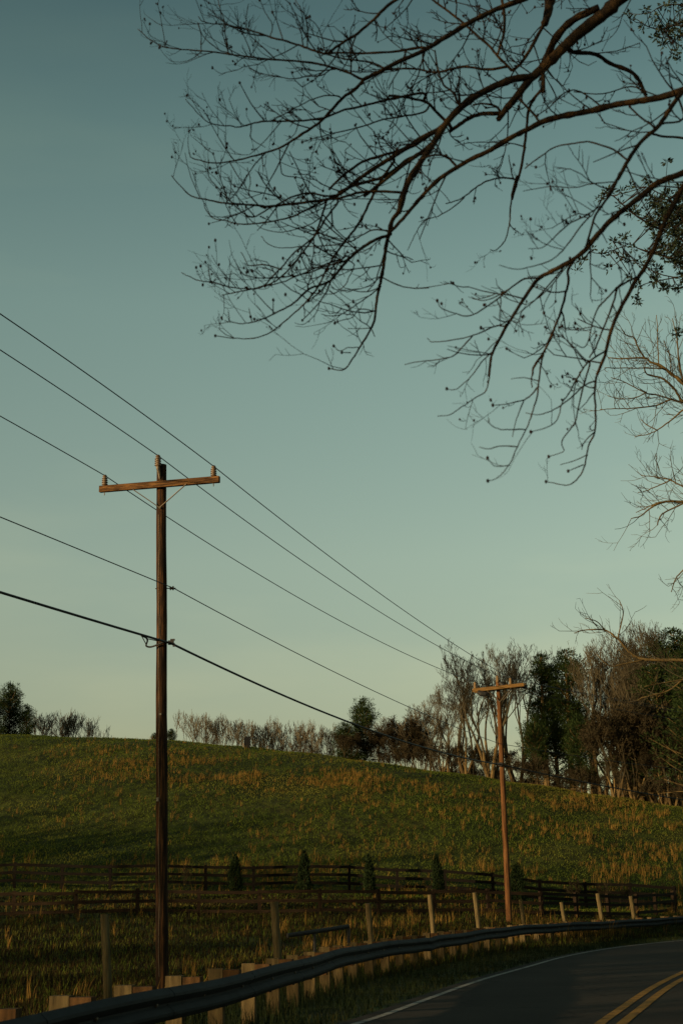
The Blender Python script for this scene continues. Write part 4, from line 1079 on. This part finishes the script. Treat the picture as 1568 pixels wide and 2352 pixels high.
T.strokes = [(w, rad, tw * (1.5 if bough[1] <= j < bough[3] else (1.15 if j < bough[1] else .8)), rs) for j, (w, rad, tw, rs) in enumerate(T.strokes)]
mb, bud = add_twigs(T, 6.2, .34, .0058, .16, .008)
mb.build('twigs', M['twig'], nt)['kind'] = 'stuff'; bud.build('buds', M['bud'], nt)['kind'] = 'stuff'

# ---- farther bare tree with sunlit limbs at the right edge
T = Traced(44, 9, 2.5); S = T.stroke
S('E', [(2100, 700), (1760, 520), (1568, 355), (1500, 300), (1430, 250), (1370, 225), (1330, 200), (1210, 205), (1110, 200)], 6, 1.2, 1, 44)
S('E', [(1330, 200), (1290, 130), (1270, 80), (1220, 60), (1190, 20)], 2.5, 1, 1)
S('E', [(1420, 250), (1415, 140), (1410, 0), (1405, -60)], 2, .9, 1)
S('E', [(1430, 265), (1280, 262), (1150, 262), (1090, 260)], 2, .9, 1)
S('E', [(1900, 900), (1700, 600), (1568, 470), (1520, 400), (1450, 330), (1350, 300), (1330, 260)], 5, 1.4, 1, 44)
S('E', [(1560, 470), (1420, 430), (1330, 410), (1220, 350), (1130, 320)], 2.4, .9, 1)
S('E', [(1340, 410), (1280, 440), (1180, 450), (1110, 430)], 1.8, .9, 1)
S('E', [(1500, 450), (1400, 490), (1260, 507), (1150, 510), (1060, 515)], 2.2, .9, 1)
S('E', [(1760, 420), (1640, 460), (1568, 515), (1480, 590), (1410, 640), (1350, 665), (1270, 680)], 2.8, .9, 1, 43)
S('E', [(1410, 640), (1350, 610), (1310, 575)], 1.6, .9, 1)
S('E', [(1568, 355), (1540, 220), (1530, 80), (1500, -40)], 3, 1, 1)
S('E', [(1490, 300), (1490, 200), (1450, 100)], 2, .9, 1)
S('E', [(1900, 1030), (1700, 1055), (1568, 1075), (1460, 1075), (1390, 1100), (1310, 1160), (1250, 1180)], 4.5, 1, 1, 43)
S('E', [(1700, 1010), (1600, 990), (1560, 980), (1480, 940), (1400, 925), (1310, 915)], 3, .9, 1)
S('E', [(1640, 1060), (1560, 1090), (1440, 1150), (1410, 1217)], 3, 1.5, 1)
S('E', [(1480, 1075), (1420, 1080), (1350, 1110), (1280, 1140)], 1.8, .9, 1)
S('E', [(1490, 945), (1410, 980), (1340, 1010), (1290, 1020)], 1.8, .9, 1)
S('P', [(1640, 1250), (1600, 1290), (1568, 1310), (1550, 1330), (1540, 1360)], 2.5, 1, 1, 43)
S('G', [(1900, 300), (1640, 270), (1568, 265), (1400, 260), (1340, 235), (1280, 170), (1230, 135), (1150, 130), (1090, 145)], 5, 1, .8, 44)
S('G', [(1285, 160), (1305, 60), (1290, 0)], 2, .9, .9)
S('G', [(1230, 135), (1190, 95), (1140, 80)], 1.6, .9, .9)
S('G', [(1400, 262), (1310, 280), (1250, 290), (1190, 240)], 2.2, 1, .9)
S('G', [(1800, 310), (1640, 330), (1568, 350), (1470, 365), (1400, 380)], 3.2, 1.2, .8)
S('G', [(1640, 325), (1568, 350), (1500, 400), (1400, 425), (1370, 440)], 3, 1.2, .8)
tx1, ty1 = 17.5, 46.0
nt = thing('bare_tree', 'sunlit tan leafless tree reaching in at the right edge above the wood', 'tree', (tx1, ty1, ground(tx1, ty1)))
zt = ground(tx1, ty1); q = MB()
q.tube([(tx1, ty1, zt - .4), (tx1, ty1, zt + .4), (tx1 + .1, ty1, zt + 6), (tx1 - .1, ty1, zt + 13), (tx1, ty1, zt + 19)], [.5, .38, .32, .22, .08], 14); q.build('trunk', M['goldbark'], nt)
q = MB()
for w, rad, _, rs in T.strokes:
    if w[0].x > tx1 - 4 and rs >= 2.5:
        a0 = Vector((tx1, ty1, max(1, w[0].z - 1.0)))
        q.tube([a0, a0.lerp(w[0], .5) + Vector((0, 0, .2)), w[0]], [rad[0] * 1.7, rad[0] * 1.3, rad[0]], 7, cap=False)
    q.tube(w, rad, 6)
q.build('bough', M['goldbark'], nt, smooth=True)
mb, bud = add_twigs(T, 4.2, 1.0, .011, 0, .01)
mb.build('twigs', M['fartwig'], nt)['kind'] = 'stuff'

# ---- dark evergreen hanging in at the right edge
T = Traced(19, 13, 1.2); S = T.stroke
S('D', [(1800, 560), (1640, 420), (1560, 330), (1480, 290), (1400, 250), (1320, 200), (1260, 150), (1200, 100), (1150, 120)], 4, 1, 0, 19)
S('D', [(1800, 560), (1620, 480), (1500, 420), (1380, 390), (1290, 350), (1210, 340)], 3, 1, 0)
S('D', [(1290, 350), (1220, 380), (1150, 400), (1090, 390)], 1.6, .9, 0)
S('D', [(1620, 480), (1540, 520), (1440, 500), (1340, 450), (1260, 420)], 2, .9, 0)
S('D', [(1540, 520), (1440, 540), (1350, 570), (1330, 660)], 1.8, .9, 0)
S('D', [(1640, 420), (1568, 230), (1500, 120), (1440, 90), (1380, 60)], 3, 1, 0)
S('B', [(1900, 60), (1700, 90), (1568, 120), (1460, 160), (1380, 150), (1300, 100)], 3.5, 1, 0, 19)
S('B', [(1700, 90), (1568, 30), (1460, 30), (1390, 70)], 2.5, 1, 0)
S('B', [(1700, 90), (1600, 180), (1520, 200), (1430, 210)], 2, .9, 0)
S('P', [(1700, 740), (1600, 760), (1560, 762)], 1.8, .9, 0, 19)
pts = conv('D', [(1140, 120), (1170, 90), (1200, 80), (1250, 90), (1300, 60), (1250, 150), (1300, 190), (1320, 210), (1370, 230), (1410, 270), (1440, 250), (1500, 220), (1550, 200), (1100, 380), (1150, 400), (1210, 330),
                 (1260, 320), (1280, 320), (1200, 470), (1240, 410), (1280, 430), (1340, 450), (1300, 520), (1420, 520), (1440, 470), (1500, 440), (1540, 460), (1560, 520), (1540, 560), (1500, 570), (1340, 570), (1340, 650),
                 (1325, 620), (1550, 300), (1500, 350), (1550, 380), (1520, 270), (1560, 150), (1460, 200), (1400, 110), (1470, 90), (1390, 20), (1200, 390), (1310, 370), (1390, 400), (1440, 320), (1060, 440), (1030, 480)])
pts += conv('B', [(1280, 100), (1340, 160), (1400, 200), (1440, 160), (1480, 180), (1400, 80), (1500, 120), (1560, 130), (1450, 30), (1530, 290), (1260, 75), (1360, 60), (1420, 130), (1550, 60), (1500, 10)])
pts += [(1560, 762), (1550, 770), (1568, 755)]
rr = random.Random(41)
for _ in range(190): pts.append((rr.gauss(1572, 40), rr.gauss(535, 62)))
for _ in range(40): pts.append((rr.gauss(1580, 40), rr.gauss(60, 40)))
for _ in range(16): pts.append((rr.gauss(1500, 35), rr.gauss(480, 30)))
tx2, ty2 = 7.8, 20.5
et = thing('evergreen_tree', 'dark evergreen with clumped foliage hanging in at the right edge', 'tree', (tx2, ty2, ground(tx2, ty2)))
zt = ground(tx2, ty2); q = MB()
q.tube([(tx2, ty2, zt - .4), (tx2, ty2, zt + 4), (tx2 + .1, ty2, zt + 9), (tx2, ty2, zt + 16)], [.34, .28, .22, .06], 12); q.build('trunk', M['bark'], et)
q = MB()
for w, rad, _, rs in T.strokes:
    if rs >= 3.5 or w[0].x > tx2 - 1.9:
        a0 = Vector((tx2, ty2, w[0].z - .5)); q.tube([a0, w[0]], [rad[0] * 1.6, rad[0]], 6, cap=False)
    q.tube(w, rad, 5)
fo = MB(); allw = [p for w, _, _, _ in T.strokes for p in w]
for (x, y) in pts:
    c = at(x + rr.uniform(-4, 4), y + rr.uniform(-4, 4), 19 + rr.uniform(-1, 1.0))
    near = min(allw, key=lambda p: (p - c).length)
    q.tube([near, near.lerp(c, .5) + Vector((0, 0, -.02)), c], [.008, .006, .004], 3, cap=False)
    for _ in range(rr.randint(18, 34)):
        d = Vector((rr.gauss(0, 1), rr.gauss(0, 1), rr.gauss(.2, 1))).normalized()
        fo.leaf(c + d * rr.uniform(0, .05), d, Vector((rr.gauss(0, 1), rr.gauss(0, 1), rr.gauss(0, 1))), rr.uniform(.03, .085), rr.uniform(.014, .034))
q.build('branches', M['twig'], et); fo.build('foliage', M['darkleaf'], et)

# ------------------------------------------------------------------ light
SUN_EL, SUN_AZ = R(7.5), (-.83, -.56)          # towards the sun: low, to the left and behind the camera
sd = Vector((SUN_AZ[0], SUN_AZ[1], 0)).normalized() * math.cos(SUN_EL) + Vector((0, 0, math.sin(SUN_EL)))
sl = bpy.data.lights.new('sun', 'SUN'); sl.energy = 4.6; sl.angle = R(.5); sl.color = (1, .70, .36)
so = bpy.data.objects.new('sun', sl); C.objects.link(so); so.rotation_euler = sd.to_track_quat('Z', 'Y').to_euler(); so.location = sd * 60
w = bpy.data.worlds.new('World'); bpy.context.scene.world = w; w.use_nodes = True
N = w.node_tree.nodes; L = w.node_tree.links
sky = N.new('ShaderNodeTexSky'); sky.sky_type = 'NISHITA'; sky.sun_disc = False; sky.sun_elevation = SUN_EL
sky.sun_rotation = math.atan2(SUN_AZ[0], SUN_AZ[1]); sky.air_density = 1.0; sky.dust_density = 1.0; sky.ozone_density = 1.0
bg = N['Background']; bg.inputs[1].default_value = .125
tint = N.new('ShaderNodeMixRGB'); tint.blend_type = 'MULTIPLY'; tint.inputs[0].default_value = 1
geo = N.new('ShaderNodeTexCoord'); sx = N.new('ShaderNodeSeparateXYZ'); rp = N.new('ShaderNodeValToRGB')
L.new(geo.outputs['Generated'], sx.inputs[0]); L.new(sx.outputs['Z'], rp.inputs[0])
SKY = [(.0, (1.02, .98, .80)), (.10, (1.27, 1.15, .95)), (.22, (1.74, 1.60, 1.15)), (.38, (1.76, 1.77, 1.21)), (.48, (1.33, 1.48, 1.03)), (.58, (.72, .94, .73)), (1, (.55, .75, .6))]
for i, (p, c) in enumerate(SKY):
    e = rp.color_ramp.elements[i] if i < 2 else rp.color_ramp.elements.new(p)
    e.position = p; e.color = (*[x / 1.75 for x in c], 1)
tint.inputs[2].default_value = (1, 1, 1, 1)
cm = N.new('ShaderNodeMapping'); cm.inputs['Scale'].default_value = (1.2, 1.2, 5); L.new(geo.outputs['Generated'], cm.inputs[0])
cn = N.new('ShaderNodeTexNoise'); cn.inputs['Scale'].default_value = 2.2; cn.inputs['Detail'].default_value = 5; L.new(cm.outputs[0], cn.inputs['Vector'])
cr_ = N.new('ShaderNodeValToRGB'); cr_.color_ramp.elements[0].position = .45; cr_.color_ramp.elements[0].color = (1, 1, 1, 1)
cr_.color_ramp.elements[1].position = .75; cr_.color_ramp.elements[1].color = (1.24, 1.14, 1.05, 1); L.new(cn.outputs['Fac'], cr_.inputs[0])
wisp = N.new('ShaderNodeMixRGB'); wisp.blend_type = 'MULTIPLY'; wisp.inputs[0].default_value = 1
L.new(sky.outputs[0], tint.inputs[1]); L.new(rp.outputs[0], tint.inputs[2]); L.new(tint.outputs[0], wisp.inputs[1]); L.new(cr_.outputs[0], wisp.inputs[2]); L.new(wisp.outputs[0], bg.inputs[0])
bg.inputs[1].default_value = .125
vs = bpy.context.scene.view_settings
vs.view_transform = 'Standard'; vs.look = 'None'; vs.gamma = 1; vs.exposure = .5
